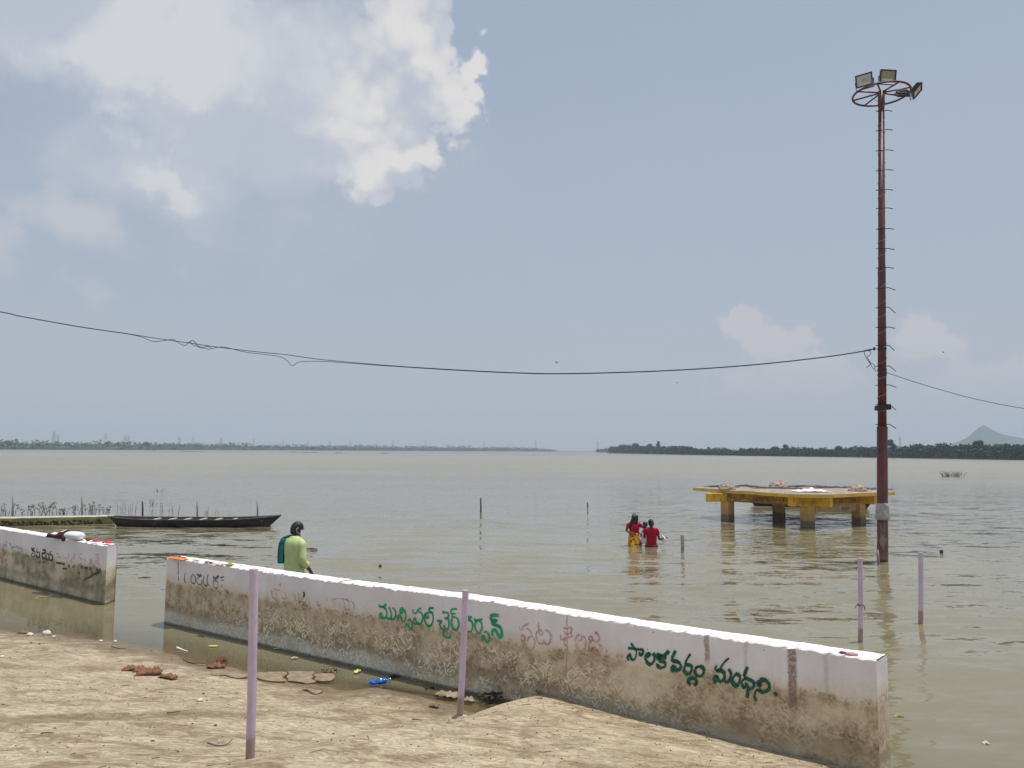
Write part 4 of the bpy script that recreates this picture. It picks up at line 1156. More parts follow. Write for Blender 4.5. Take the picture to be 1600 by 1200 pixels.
# ------------------------------------------------------------ yellow platform
YEL = mat('yellow_paint', (0.62, 0.37, 0.03), 0.75, 0.15, 5, bump=0.15, dirt=(0.30, 0.21, 0.09), dirt_amt=0.35, dscale=4)
YELD = mat('old_yellow_panel', (0.42, 0.24, 0.035), 0.8, 0.2, 6, dirt=(0.20, 0.10, 0.04), dirt_amt=0.6)
OCH = mat('ochre_panel', (0.42, 0.29, 0.15), 0.8, 0.2, 5, dirt=(0.22, 0.16, 0.10), dirt_amt=0.4)
P1 = onz(1137, 814, 0); P3 = onz(1262, 823.5, 0); P4 = onz(1342, 818, 0)
P2 = P1 + P4 - P3
ex = (P4 - P3); LX = ex.length; ex.normalize()
ey = (P1 - P3); LY = ey.length; ey.normalize()
pc = (P1 + P4) / 2
plat = empty('platform', (pc.x, pc.y, 0), 'yellow painted concrete platform on four square pillars standing in the river', 'platform')
def pl(p): return Vector((p.x - pc.x, p.y - pc.y, p.z))
TZ = 1.17
def pil_mat():
    m, g, out = new_mat('yellow_pillar')
    co = g.n('ShaderNodeTexCoord').outputs['Object']; z = g.sep(co)[2]
    n = g.noise(co, 6, 7, .6)
    c = g.mix(g.ss(n, .35, .65), (0.52, 0.30, 0.05), (0.58, 0.37, 0.09))
    zz = g.m('MULTIPLY_ADD', g.m('SUBTRACT', n, .5), 0.3, z)
    c = g.mix(g.ss(zz, 0.35, 0.75, .65, 0), c, (0.30, 0.21, 0.14))
    c = g.mix(g.ss(zz, 0.18, 0.30, .75, 0), c, (0.11, 0.10, 0.08))
    principled(g, out, c, .75, g.bump(n, .2, .01))
    return m
PM = pil_mat()
ax, ay = ex, ey
rot = Matrix((( -ay.x, ax.x, 0), (-ay.y, ax.y, 0), (0, 0, 1)))
rotP = Matrix(((ax.x, ay.x, 0), (ax.y, ay.y, 0), (0, 0, 1)))
for p in (P1, P3, P4, P2):
    mb = MB(); mb.box(pl(Vector((p.x, p.y, -0.15))), (0.32, 0.32, 2.1), rotP); mb.build('pillar', PM, plat, bevel=0.01)
SU = onz(1083, 762, TZ); SR = onz(1398, 768.5, TZ)
SFa = onz(1243, 772.5, TZ); SFb = onz(1302, 772.5, TZ)
SB = SU + SR - (SFa + SFb) / 2
SBa = SB + (SFa - SFb) * 0.5; SBb = SB - (SFa - SFb) * 0.5
outl = []
ring_pts = [SU, SFa, SFb, SR, SBb, SBa]
for i in range(len(ring_pts)):
    a, b = ring_pts[i], ring_pts[(i + 1) % len(ring_pts)]
    nseg = 14 if (b - a).length > 2 else 4
    for k in range(nseg):
        q = a.lerp(b, k / nseg); q = pl(q); q.z = TZ
        q += Vector((noise.noise(q * 2) * .035, noise.noise(q * 2 + Vector((5, 5, 5))) * .035, noise.noise(q * 1.5) * .014))
        outl.append(q)
mb = MB(); n = len(outl)
cen = sum(outl, Vector()) / n
th = 0.115
low = [q + Vector((0, 0, -th)) for q in outl]
inner = [q.lerp(cen, 0.02) + Vector((0, 0, 0.006)) for q in outl]
vs = outl + low + inner + [cen + Vector((0, 0, .01)), cen + Vector((0, 0, -th))]
fs = [(k, (k + 1) % n, 2 * n + (k + 1) % n, 2 * n + k) for k in range(n)] + [(n + k, n + (k + 1) % n, (k + 1) % n, k) for k in range(n)]
fs += [(2 * n + k, 2 * n + (k + 1) % n, 3 * n) for k in range(n)] + [(n + (k + 1) % n, n + k, 3 * n + 1) for k in range(n)]
mb.add(vs, fs)
def slab_mat():
    m, g, out = new_mat('platform_slab')
    co = g.n('ShaderNodeTexCoord').outputs['Object']
    n = g.noise(co, 2.5, 8, .6); n2 = g.noise(co, 14, 6, .65)
    nz = g.sep(g.n('ShaderNodeNewGeometry').outputs['Normal'])[2]
    y = g.mix(g.ss(n, .35, .65), (0.56, 0.35, 0.055), (0.64, 0.45, 0.11))
    y = g.mix(g.ss(n2, .55, .68, 0, .6), y, (0.33, 0.25, 0.13))
    t = g.mix(g.ss(n2, .4, .6), (0.24, 0.195, 0.15), (0.40, 0.34, 0.28))
    t = g.mix(g.ss(n, .5, .62, 0, .7), t, (0.13, 0.10, 0.09))
    principled(g, out, g.mix(g.ss(nz, .3, .7), y, t), .8, g.bump(n2, .3, .02))
    return m
mb.build('slab', slab_mat(), plat, smooth=False)
# beams along the pillar lines, sticking out past the corners
bz = TZ - th - 0.16
def beam(a, b, wdt, hgt, z, m, name='beam'):
    a = pl(Vector((a.x, a.y, z))); b = pl(Vector((b.x, b.y, z)))
    d = b - a; L_ = d.length; d.normalize()
    R_ = Matrix(((d.x, -d.y, 0), (d.y, d.x, 0), (0, 0, 1)))
    mb = MB(); mb.box((a + b) / 2, (L_, wdt, hgt), R_)
    return mb.build(name, m, plat, bevel=0.008)
ov = 0.62
beam(P1 + ey * ov, P3 - ey * .85, 0.24, 0.31, bz, YEL)
beam(P2 + ey * ov, P4 - ey * ov, 0.24, 0.31, bz, YEL)
beam(P3 - ex * .85, P4 + ex * ov * 1.1, 0.235, 0.305, bz - .003, YEL)
beam(P1 - ex * 1.0, P2 + ex * ov, 0.235, 0.305, bz - .003, YEL)
def panel(a, b, z, h, m, side, name='sign_panel', t=0.03, off=0.14):
    d = (b - a).normalized(); nrm = Vector((-d.y, d.x, 0)); nrm = nrm if nrm.y < 0 else -nrm
    a2 = a + nrm * off; b2 = b + nrm * off
    return beam(a2, b2, t, h, z, m, name), a2 + nrm * (t / 2 + .004), d, nrm
q, pa, pd, pn = panel(P3 + ey * 0.45, P1 - ey * 0.12, bz + .01, 0.27, YELD, 0)
FR = mat('blue_grey_frame', (0.16, 0.19, 0.22), 0.7)
beam(P3 + ey * 0.45 + pn * .165, P1 - ey * 0.1 + pn * .165, 0.03, 0.025, bz - .145, FR, 'panel_frame')
beam(P1 - ey * 0.12 + pn * .165, P1 - ey * 0.08 + pn * .165, 0.03, 0.30, bz, FR, 'panel_frame')
q2, pa2, pd2, pn2 = panel(P3 + ex * 0.55, P4 - ex * 0.1, bz + .005, 0.27, YELD, 0)
q3, pa3, pd3, pn3 = panel(P3 + ex * 0.17, P4 - ex * 0.17, bz - 0.29, 0.25, OCH, 0, off=0.02)
beam(P3 + ex * 0.17, P3 + ex * 0.22, 0.05, 0.5, bz - .2, FR, 'panel_frame')
# small red words painted on the panels (rows of looping brush strokes)
REDP = paint_mat('red_letter_paint', (0.27, 0.035, 0.02), 0.35, None)
def scribble(pa, d, L_, z0, h, n, m, parent, seed, w=0.022):
    rr = random.Random(seed); mb = MB()
    a = pl(Vector((pa.x, pa.y, z0)))
    nrm = Vector((d.y, -d.x, 0))
    for i in range(n):
        x0 = L_ * (i + .15) / n; cw = L_ / n * .72
        P = []
        k = rr.randint(3, 7); st = rr.uniform(0, 6); sp = rr.choice((0.9, 1.25, 1.9, 2.3)); e1, e2 = rr.uniform(.25, .5), rr.uniform(.3, .5)
        for j in range(k + 1):
            t = st + j * sp * (1 if i % 2 else -1)
            P.append(a + d * (x0 + cw * (.5 + e1 * math.cos(t) + .12 * math.cos(t * 1.7))) + Vector((0, 0, h * (.5 + e2 * math.sin(t * 1.15)))))
        P = catmull(P, 3); vs = []
        for j, p in enumerate(P):
            t = (P[min(j + 1, len(P) - 1)] - P[max(j - 1, 0)]).normalized(); s_ = nrm.cross(t).normalized()
            vs += [p - s_ * w / 2, p + s_ * w / 2]
        mb.add(vs, [(2 * j, 2 * j + 1, 2 * j + 3, 2 * j + 2) for j in range(len(P) - 1)])
        if rr.random() < .5:
            p = a + d * (x0 + cw * rr.random()) + Vector((0, 0, h * 1.02)); mb.add([p, p + d * .04, p + d * .04 + Vector((0, 0, .02)), p + Vector((0, 0, .02))], [(0, 1, 2, 3)])
    return mb.build('painted_word', m, parent, kind='stuff')
scribble(pa, pd, LY - .62, bz - 0.07, 0.13, 19, REDP, plat, 3)
scribble(pa2, pd2, LX - .70, bz + 0.0, 0.11, 13, REDP, plat, 5, .02)
scribble(pa2, pd2, LX - .70, bz - 0.115, 0.09, 12, REDP, plat, 8, .018)
scribble(pa3 + pd3 * 0.2, pd3, LX * .5, bz - 0.22, 0.05, 5, REDP, plat, 11, .012)
scribble(pa3 + pd3 * (LX * .58), pd3, LX * .22, bz - 0.36, 0.07, 4, mat('teal_letter', (0.05, 0.09, 0.07)), plat, 12, .018)
# heaps on top of the four columns
HEAP = mat('pinkish_rubble', (0.36, 0.28, 0.24), 0.9, 0.3, 9, bump=0.8)
for p, rr_, hh_ in ((P1, .36, .27), (P2, .44, .32), (P4, .40, .29)):
    mb = MB(); r_ = random.Random(int(p.x * 100))
    c0 = Vector((p.x - pc.x, p.y - pc.y, TZ))
    mb.ell(c0, (rr_ * .85, rr_ * .85, hh_ * .9), 18, 8, lo=0, jit=.04, rr=r_)
    for k in range(40):
        a = r_.uniform(0, 6.28); ph = r_.uniform(0, 1.4)
        q = c0 + Vector((math.cos(a) * math.cos(ph) * rr_ * .84, math.sin(a) * math.cos(ph) * rr_ * .84, math.sin(ph) * hh_ * .86))
        mb.ell(q, (r_.uniform(.02, .045),) * 3, 5, 3, jit=.2, rr=r_)
    o = mb.build('rubble_heap', HEAP, None, None, 'heap', 'rubble heaps on the yellow platform', loc=(pc.x, pc.y, 0))
    o['label'] = {0: 'pinkish domed rubble heap at the left end of the platform top', 1: 'pinkish domed rubble heap at the back middle of the platform top, largest of the three', 2: 'pinkish domed rubble heap at the right of the platform top, beside the mast'}[[P1, P2, P4].index(p)]
# crumpled dark sheets and white scraps lying on the slab
def crumple(name, c0, L_, W_, h, m, label, cat, seed, rz=0, loc0=None, n=(18, 8), amp=1.0, group=None):
    r_ = random.Random(seed); mb = MB(); nx_, ny_ = n; vs = []
    for j in range(ny_ + 1):
        for i in range(nx_ + 1):
            u, v = i / nx_ - .5, j / ny_ - .5
            edge = 1 + .18 * noise.noise(Vector((u * 5, v * 5, seed)))
            x, y = u * L_ * edge, v * W_ * edge
            z = h * (0.35 + amp * abs(noise.noise(Vector((u * 6 + seed, v * 5, seed * .3)))) * 1.6) * (1 - max(abs(u), abs(v)) ** 3 * 5)
            vs.append(Vector((x * math.cos(rz) - y * math.sin(rz), x * math.sin(rz) + y * math.cos(rz), max(z, 0.004))))
    fs = [(j * (nx_ + 1) + i, j * (nx_ + 1) + i + 1, (j + 1) * (nx_ + 1) + i + 1, (j + 1) * (nx_ + 1) + i) for j in range(ny_) for i in range(nx_)]
    mb.add(vs, fs)
    o = mb.build(name, m, None, label, cat, group, loc=c0, smooth=True)
    sm = o.modifiers.new('solid', 'SOLIDIFY'); sm.thickness = 0.006
    return o
SHEET = mat('dark_sheet', (0.045, 0.035, 0.04), 0.8, 0.4, 6)
for k, (px, py, L_, W_, lb) in enumerate([(1128, 761.5, 1.3, .45, 'dark crumpled sheet at the left end of the platform top'), (1168, 760.5, .9, .4, 'small dark crumpled sheet between the two left heaps'), (1213, 763.5, 1.9, .5, 'dark crumpled sheet in front of the back heap'),
                                      (1262, 761, 1.7, .45, 'dark crumpled sheet along the back edge, right of the back heap'), (1305, 763, 1.6, .45, 'dark crumpled sheet in the middle of the right side of the platform'), (1362, 765.5, 1.5, .4, 'dark crumpled sheet at the right end, behind the mast')]):
    p = onz(px, py, TZ); crumple('crumpled_sheet', Vector((p.x, p.y, TZ + .012)), L_, W_, .06, SHEET, lb, 'sheet', k + 1, rz=rnd.uniform(-.2, .2), group='dark sheets lying on the yellow platform')
p = onz(1266, 769, TZ); crumple('paper_scraps', Vector((p.x, p.y, TZ + .012)), 1.2, .7, .10, mat('white_scraps', (0.70, 0.64, 0.62), .9, .3, 14), 'white crumpled scraps near the front corner of the platform top', 'scraps', 21, n=(22, 12))
# ------------------------------------------------------------ far banks, trees, hill, pylons
def yh(px): return 703.5 + 0.00628 * (px - 800)
def gnd(px, dist, z=0.0):
    d = px_ray(px, yh(px)); d.z = 0; d.normalize()
    k = dist / (d.dot(Vector((0, 1, 0))))
    return Vector((d.x * k, d.y * k, z))
def hm(pxh, dist): return pxh / FPX * dist

def leaf_mat(name, a, b):
    m, g, out = new_mat(name)
    geo = g.n('ShaderNodeNewGeometry')
    n = g.noise(geo.outputs['Position'], 0.35, 4, .6)
    c = g.mix(g.ss(n, .3, .7), a, b)
    principled(g, out, c, .8, spec=.2)
    return m
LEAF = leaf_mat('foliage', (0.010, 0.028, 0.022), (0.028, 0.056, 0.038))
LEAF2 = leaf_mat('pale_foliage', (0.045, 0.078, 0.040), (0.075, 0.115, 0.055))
BARK = mat('bark', (0.09, 0.07, 0.055), 0.9)
def leaves(mb, c, r, n, size, rr, flat=0.75):
    c = Vector(c)
    for _ in range(n):
        v = Vector((rr.gauss(0, 1), rr.gauss(0, 1), rr.gauss(0, 1)))
        if v.length < 1e-3: continue
        v.normalize(); rad = r * (rr.uniform(0.45, 1.0) ** 0.5) * (1 + .12 * rr.uniform(-1, 1))
        p = c + Vector((v.x * rad, v.y * rad, v.z * rad * flat))
        s = size * rr.uniform(.6, 1.3)
        a = Vector((rr.gauss(0, 1), rr.gauss(0, 1), rr.gauss(0, 1))).normalized(); b = a.cross(v)
        if b.length < .1: continue
        b.normalize()
        mb.add([p - a * s * .5, p + b * s * .45, p + a * s * .5, p - b * s * .45], [(0, 1, 2, 3)])
def tree(base, w, h, label, group, seed, m=None, lobes=7, trunk=0.3, dens=55):
    rr = random.Random(seed)
    o = empty('tree', base, label, 'tree', group)
    t = MB(); tr = max(.10, h * .03)
    t.tube([(0, 0, -.3), (0.02 * h, 0, h * .25), (-.01 * h, 0.02 * h, h * .55), (0, 0, h * .8)], [tr, tr * .75, tr * .5, tr * .2], 6)
    for k in range(4):
        a = rr.uniform(0, 6.28); t.tube([(0, 0, h * (.25 + .08 * k)), (math.cos(a) * w * .2, math.sin(a) * w * .2, h * (.5 + .05 * k)), (math.cos(a) * w * .36, math.sin(a) * w * .36, h * (.62 + .04 * k))], [tr * .45, tr * .3, tr * .12], 5)
    t.build('trunk', BARK, o)
    c = MB()
    for k in range(lobes):
        a = rr.uniform(0, 6.28); q = rr.uniform(0, .62)
        lr = w * rr.uniform(.20, .30)
        z = h * (trunk + (1 - trunk) * rr.uniform(.2, .85)) if k else h - lr * .8
        z = min(z, h - lr * .75)
        if k == 0: q = .1
        cc = (math.cos(a) * w * .5 * q, math.sin(a) * w * .5 * q, z)
        leaves(c, cc, lr, dens, max(.32, w * .085), rr)
        c.ell(cc, (lr * .72, lr * .72, lr * .52), 7, 5, jit=.18, rr=rr)
    c.build('crown', m or LEAF, o)
    return o
def thicket(name, line, depth, dens, size, m, label, seed, cover=1.0):
    """line: [(px, dist, height_px)] a wooded edge that nobody could count"""
    rr = random.Random(seed); mb = MB()
    for (x0, d0, h0), (x1, d1, h1) in zip(line[:-1], line[1:]):
        A_, B_ = gnd(x0, d0), gnd(x1, d1)
        L_ = (B_ - A_).length; n = int(L_ * dens)
        dirn = Vector((-(B_ - A_).y, (B_ - A_).x, 0)).normalized()
        if dirn.dot(A_) < 0: dirn = -dirn
        for k in range(n):
            t = rr.random(); P = A_.lerp(B_, t); d_ = d0 + (d1 - d0) * t
            H = hm(h0 + (h1 - h0) * t, d_)
            u = rr.random() ** 1.4 * depth
            nz = .62 + .55 * noise.noise(Vector((P.x * .06, P.y * .06, seed))) + .4 * noise.noise(Vector((P.x * .25, P.y * .25, seed + 3)))
            HH = H * max(.35, min(1.15, nz + .15))
            z = rr.random() ** .7 * HH
            p = P + dirn * (.2 + u) + Vector((0, 0, z + .3))
            s = size * rr.uniform(.6, 1.4)
            a = Vector((rr.gauss(0, 1), rr.gauss(0, 1), rr.gauss(0, .6))).normalized(); b = a.cross(Vector((rr.gauss(0, 1), rr.gauss(0, 1), rr.gauss(0, 1)))).normalized()
            mb.add([p - a * s * .6, p + b * s * .5, p + a * s * .6, p - b * s * .5], [(0, 1, 2, 3)])
        # solid heart so that the sky does not shine through at the foot
        ns = max(2, int(L_ / 6)); rings = []
        for i in range(ns + 1):
            t = i / ns; P = A_.lerp(B_, t); d_ = d0 + (d1 - d0) * t; H = hm(h0 + (h1 - h0) * t, d_) * (.50 + .16 * noise.noise(Vector((P.x * .12, P.y * .12, seed + 7))))
            rings.append([P + dirn * .8 + Vector((0, 0, -.2)), P + dirn * 1.5 + Vector((0, 0, H * .7)), P + dirn * 6 + Vector((0, 0, H)), P + dirn * (depth + 2) + Vector((0, 0, H * 1.05)), P + dirn * (depth + 3) + Vector((0, 0, -.2))])
        mb.loft(rings)
    return mb.build(name, m, None, label, None, None, 'stuff')
def land(name, line, back, m):
    mb = MB(); vs = []
    for px, d in line:
        p = gnd(px, d); q = p * ((d + 4) / d); r_ = p * (max(back, d * 1.02) / d)
        vs += [p + Vector((0, 0, -.4)), Vector((p.x, p.y, 0.12)), Vector((q.x, q.y, .7)), Vector((r_.x, r_.y, 1.2))]
    fs = []
    for i in range(len(line) - 1):
        for k in range(3): fs.append((i * 4 + k, i * 4 + k + 1, (i + 1) * 4 + k + 1, (i + 1) * 4 + k))
    mb.add(vs, fs)
    return mb.build(name, m, kind='structure')
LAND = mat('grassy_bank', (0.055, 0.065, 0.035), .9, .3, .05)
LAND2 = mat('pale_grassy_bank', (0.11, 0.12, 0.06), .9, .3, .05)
RL = [(948, 820), (1000, 690), (1060, 580), (1130, 500), (1230, 445), (1330, 405), (1450, 345), (1600, 292), (1800, 245), (2200, 200)]
LLn = [(-900, 480), (-400, 600), (0, 767), (250, 985), (500, 1280), (700, 1560), (880, 1800), (925, 2050)]
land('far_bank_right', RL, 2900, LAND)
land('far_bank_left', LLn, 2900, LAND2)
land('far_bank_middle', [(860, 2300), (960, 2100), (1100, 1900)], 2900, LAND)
thicket('thicket', [(950, 815, 8), (965, 775, 12), (1000, 690, 13), (1060, 580, 10.5), (1130, 500, 9.5), (1230, 445, 12), (1330, 405, 14), (1450, 345, 20), (1600, 292, 22), (1800, 245, 26)], 14, 34, 1.15, LEAF, 'dense dark green scrub lining the right-hand far bank', 4)
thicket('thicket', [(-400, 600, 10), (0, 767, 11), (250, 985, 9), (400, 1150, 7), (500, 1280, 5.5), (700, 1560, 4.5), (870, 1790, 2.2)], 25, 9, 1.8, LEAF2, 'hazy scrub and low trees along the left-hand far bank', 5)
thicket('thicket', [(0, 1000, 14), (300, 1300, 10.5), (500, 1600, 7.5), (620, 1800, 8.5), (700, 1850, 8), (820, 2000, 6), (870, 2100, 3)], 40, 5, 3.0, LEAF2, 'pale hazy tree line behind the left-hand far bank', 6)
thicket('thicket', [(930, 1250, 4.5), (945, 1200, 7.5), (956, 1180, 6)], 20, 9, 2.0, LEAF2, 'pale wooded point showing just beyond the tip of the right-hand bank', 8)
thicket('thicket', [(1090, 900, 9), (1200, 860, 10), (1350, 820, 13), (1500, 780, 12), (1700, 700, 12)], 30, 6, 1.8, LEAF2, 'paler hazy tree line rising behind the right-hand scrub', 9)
def rdist(px):
    for (a, da), (b, db) in zip(RL[:-1], RL[1:]):
        if a <= px <= b: return da + (db - da) * (px - a) / (b - a)
    return 300
grp = 'trees of the right-hand far bank'
special = {
 1392: (20, 26, 'tall dark round-headed tree on the right bank, just right of the mast'),
 1029: (11, 19, 'tallest pointed tree in the cluster at the left tip of the right bank'),
 1528: (24, 27, 'flat-topped tree standing above the scrub in front of the hill'),
 1228: (17, 17, 'domed tree rising alone from the scrub left of the yellow platform')}
big = [(958, 10, 9), (975, 12, 10), (993, 14, 17), (1003, 10, 12), (1016, 10, 16), (1048, 9, 12), (1055, 9, 12), (1068, 9, 13), (1079, 10, 11), (1159, 9, 11), (1190, 9, 10), (1211, 14, 14), (1241, 12, 13), (1262, 10, 12), (1285, 10, 12), (1311, 14, 16), (1330, 14, 14), (1350, 16, 14),
       (1365, 14, 15), (1418, 18, 17), (1433, 20, 21), (1452, 18, 19), (1474, 22, 23), (1494, 18, 20), (1512, 20, 21), (1545, 20, 21), (1560, 24, 22), (1581, 20, 20), (1598, 20, 21), (1625, 22, 22), (1660, 26, 24)]
ORD = ['first', 'second', 'third', 'fourth', 'fifth', 'sixth', 'seventh', 'eighth', 'ninth', 'tenth', 'eleventh', 'twelfth', 'thirteenth', 'fourteenth']
_cnt = {}
def tree_label(px, wpx, hpx):
    zone = ('near the left tip of the right bank', 'mid-way along the right bank') if px < 1150 else None
    if px < 1010: z = 'from the left tip of the right bank'
    elif px < 1100: z = 'of the row just right of the pointed tree'
    elif px < 1300: z = 'of the low stretch above the yellow platform'
    elif px < 1380: z = 'of the group just left of the mast'
    elif px < 1600: z = 'counted rightwards from the tall round tree'
    else: z = 'beyond the right edge'
    i = _cnt.get(z, 0); _cnt[z] = i + 1
    size = 'small' if hpx < 13 else ('mid-sized' if hpx < 19 else 'large')
    return '%s dark bushy tree, %s %s' % (size, ORD[i], z)
k = 0
for px, wpx, hpx in sorted(big + [(p, v[0], v[1]) for p, v in special.items()]):
    d = rdist(px) + rnd.uniform(5, 11)
    if px in special: d -= 2
    lb = special[px][2] if px in special else tree_label(px, wpx, hpx)
    tree(gnd(px, d, .5), hm(wpx * (1.0 if px in special else 1.55), d), hm(hpx * (1.0 if px in special else .93), d) + .6, lb, grp, 100 + k, lobes=8 if wpx > 15 else 5, trunk=.12 if hpx < 24 else .42, dens=60); k += 1
for px, wpx, hpx, lb in [(164, 8, 12, 'small hazy tree on the left bank, left neighbour of the first broad one'), (170, 13, 14, 'broad hazy tree on the left bank, left one of three that stand out'), (184, 9, 12, 'middle and smallest of three hazy trees standing out on the left bank'),
                         (228, 17, 13, 'widest hazy tree on the left bank, rightmost of three that stand out'), (250, 8, 9, 'low hazy tree just right of the widest one on the left bank'), (60, 14, 11, 'hazy tree near the left edge of the far left bank'), (12, 16, 14, 'hazy tree at the very left edge of the far left bank'), (105, 12, 10, 'low hazy tree midway between the left edge and the broad trees of the left bank')]:
    d = 780 + (px) * .85
    tree(gnd(px, d, .5), hm(wpx, d), hm(hpx, d), lb, 'trees of the left-hand far bank', 300 + px, lobes=5, trunk=.2, dens=50, m=LEAF)
# hill
prof = [(1380, 0), (1440, 3), (1480, 11), (1500, 20), (1515, 28), (1529, 39), (1537, 47), (1543, 43), (1556, 36), (1578, 27.5), (1600, 24.5), (1640, 17), (1720, 10), (1850, 4), (1950, 0)]
HD = 2450
def hp(px):
    for (a, ya), (b, yb) in zip(prof[:-1], prof[1:]):
        if a <= px <= b:
            return ya + (yb - ya) * (px - a) / (b - a)
    return 0
mb = MB(); vs = []; nx_, ny_ = 90, 26
for j in range(ny_ + 1):
    for i in range(nx_ + 1):
        px = 1380 + 570 * i / nx_
        dd = (j / ny_ - .5) * 900
        P = gnd(px, HD) * ((HD + dd) / HD)
        H = hm(hp(px), HD + dd * .0) * (1 / (1 + (dd / 190) ** 2))
        H *= 1 + .10 * noise.noise(P * .02) + .05 * noise.noise(P * .06)
        vs.append(Vector((P.x, P.y, H - .5)))
mb.add(vs, [(j * (nx_ + 1) + i, j * (nx_ + 1) + i + 1, (j + 1) * (nx_ + 1) + i + 1, (j + 1) * (nx_ + 1) + i) for j in range(ny_) for i in range(nx_)])
mb.build('hill', leaf_mat('wooded_hill', (0.024, 0.055, 0.045), (0.046, 0.078, 0.058)), kind='structure', smooth=True)

# lattice pylons
STEEL = mat('galvanised_steel', (0.24, 0.245, 0.25), .6)
def pylon_proto():
    o = empty('power_pylon', (0, 0, 0), 'x', 'pylon', 'power pylons beyond the far bank')
    H = 34.0
    def wd(z): return 3.4 * (1 - z / H) ** 1.1 + .55
    legs = MB(); q = .28
    for sx in (-1, 1):
        for sy in (-1, 1):
            legs.tube([(sx * wd(z), sy * wd(z), z) for z in (0, 8, 16, 24, H)], [q, q * .9, q * .8, q * .7, q * .5], 4)
    legs.build('legs', STEEL, o)
    br = MB(); zs = [0, 5, 9.5, 13.5, 17, 20, 22.5, 25, 27.5, 30, 32]
    for a, b in zip(zs[:-1], zs[1:]):
        for sy in (-1, 1):
            br.tube([(-wd(a), sy * wd(a), a), (wd(b), sy * wd(b), b)], .13, 4); br.tube([(wd(a), sy * wd(a), a), (-wd(b), sy * wd(b), b)], .13, 4)
            br.tube([(sy * wd(a), -wd(a), a), (sy * wd(b), wd(b), b)], .13, 4)
    br.build('bracing', STEEL, o)
    for z, l in ((21, 5.5), (25.5, 6.5), (30, 5.0)):
        ar = MB(); ar.tube([(-l, 0, z), (0, 0, z + 1.2), (l, 0, z)], .22, 4); ar.tube([(-l, 0, z), (l, 0, z)], .18, 4)
        ar.build('cross_arm', STEEL, o)
    return o
PY = [(83, 672), (90, 677), (164, 674), (195, 678), (200, 679.5), (280, 680), (301, 681), (345, 682), (396, 684), (442, 688), (481, 687), (515, 689), (547, 687), (614, 687), (665, 688), (756, 688), (837, 687.5), (934, 688)]
pp = pylon_proto()
lab = {0: 'tallest lattice pylon on the left, left one of a close pair', 1: 'lattice pylon standing close right of the tallest one', 2: 'lattice pylon above the broad tree of the left bank', 3: 'left one of two lattice pylons close together, right of the broad tree', 4: 'right one of two lattice pylons close together, right of the broad tree'}
for i, (px, py) in enumerate(PY):
    o = pp if i == 0 else copy_tree(pp)
    d = min(2700, 34 * FPX / (yh(px) - py))
    o.location = gnd(px, d, .8)
    o.rotation_euler.z = rnd.uniform(-.5, .5)
    o['label'] = lab.get(i, 'faint lattice pylon in the haze, %s to the right of the two close pairs' % ORD[i - 5])
# guyed phone mast on the right
d = 900; P = gnd(1407, d, .6); H = hm(27.5, d)
o = empty('radio_mast', P, 'thin lattice radio mast above the right bank, right of the tall round tree', 'mast')
mb = MB()
for a in (0, 2.1, 4.2): mb.tube([(math.cos(a) * 1.1, math.sin(a) * 1.1, 0), (math.cos(a) * .3, math.sin(a) * .3, H)], .14, 4)
mb.build('legs', mat('radio_mast_paint', (0.30, 0.12, 0.10), .7), o)
mb = MB()
for k in range(14):
    z = H * k / 14; z2 = H * (k + 1) / 14; w1_ = 1.1 - .8 * z / H; w2_ = 1.1 - .8 * z2 / H
    for a, b in ((0, 2.1), (2.1, 4.2), (4.2, 0)): mb.tube([(math.cos(a) * w1_, math.sin(a) * w1_, z), (math.cos(b) * w2_, math.sin(b) * w2_, z2)], .09, 4)
mb.build('bracing', STEEL, o)
mb = MB(); mb.tube([(0, 0, H), (0, 0, H + 2)], .08, 4); mb.build('antenna', STEEL, o)
# dark rocks just showing far out
for px, py, w_ in ((300, 705.6, 5), (285, 705, 3), (460, 706.8, 2.2), (478, 707.5, 2), (492, 707.3, 2.6), (530, 708.2, 2.4), (602, 708.6, 1.6), (240, 704.8, 2)):
    p = onz(px, py, 0); mb = MB(); mb.ell((0, 0, -.1), (w_ * 1.6, 2, .45), 12, 6, jit=.2)
    lb_ = {300: 'longest dark rock shoal far out towards the left bank', 602: 'smallest far rock, nearest the middle of the river'}.get(px, 'low dark rock far out, %s from the left among the far rocks' % ORD[{240: 0, 285: 1, 460: 3, 478: 4, 492: 5, 530: 6}.get(px, 7)])
    mb.build('river_rock', mat('dark_rock', (0.07, 0.065, 0.06), .9), None, lb_, 'rock', 'rocks showing far out in the river', loc=(p.x, p.y, 0))

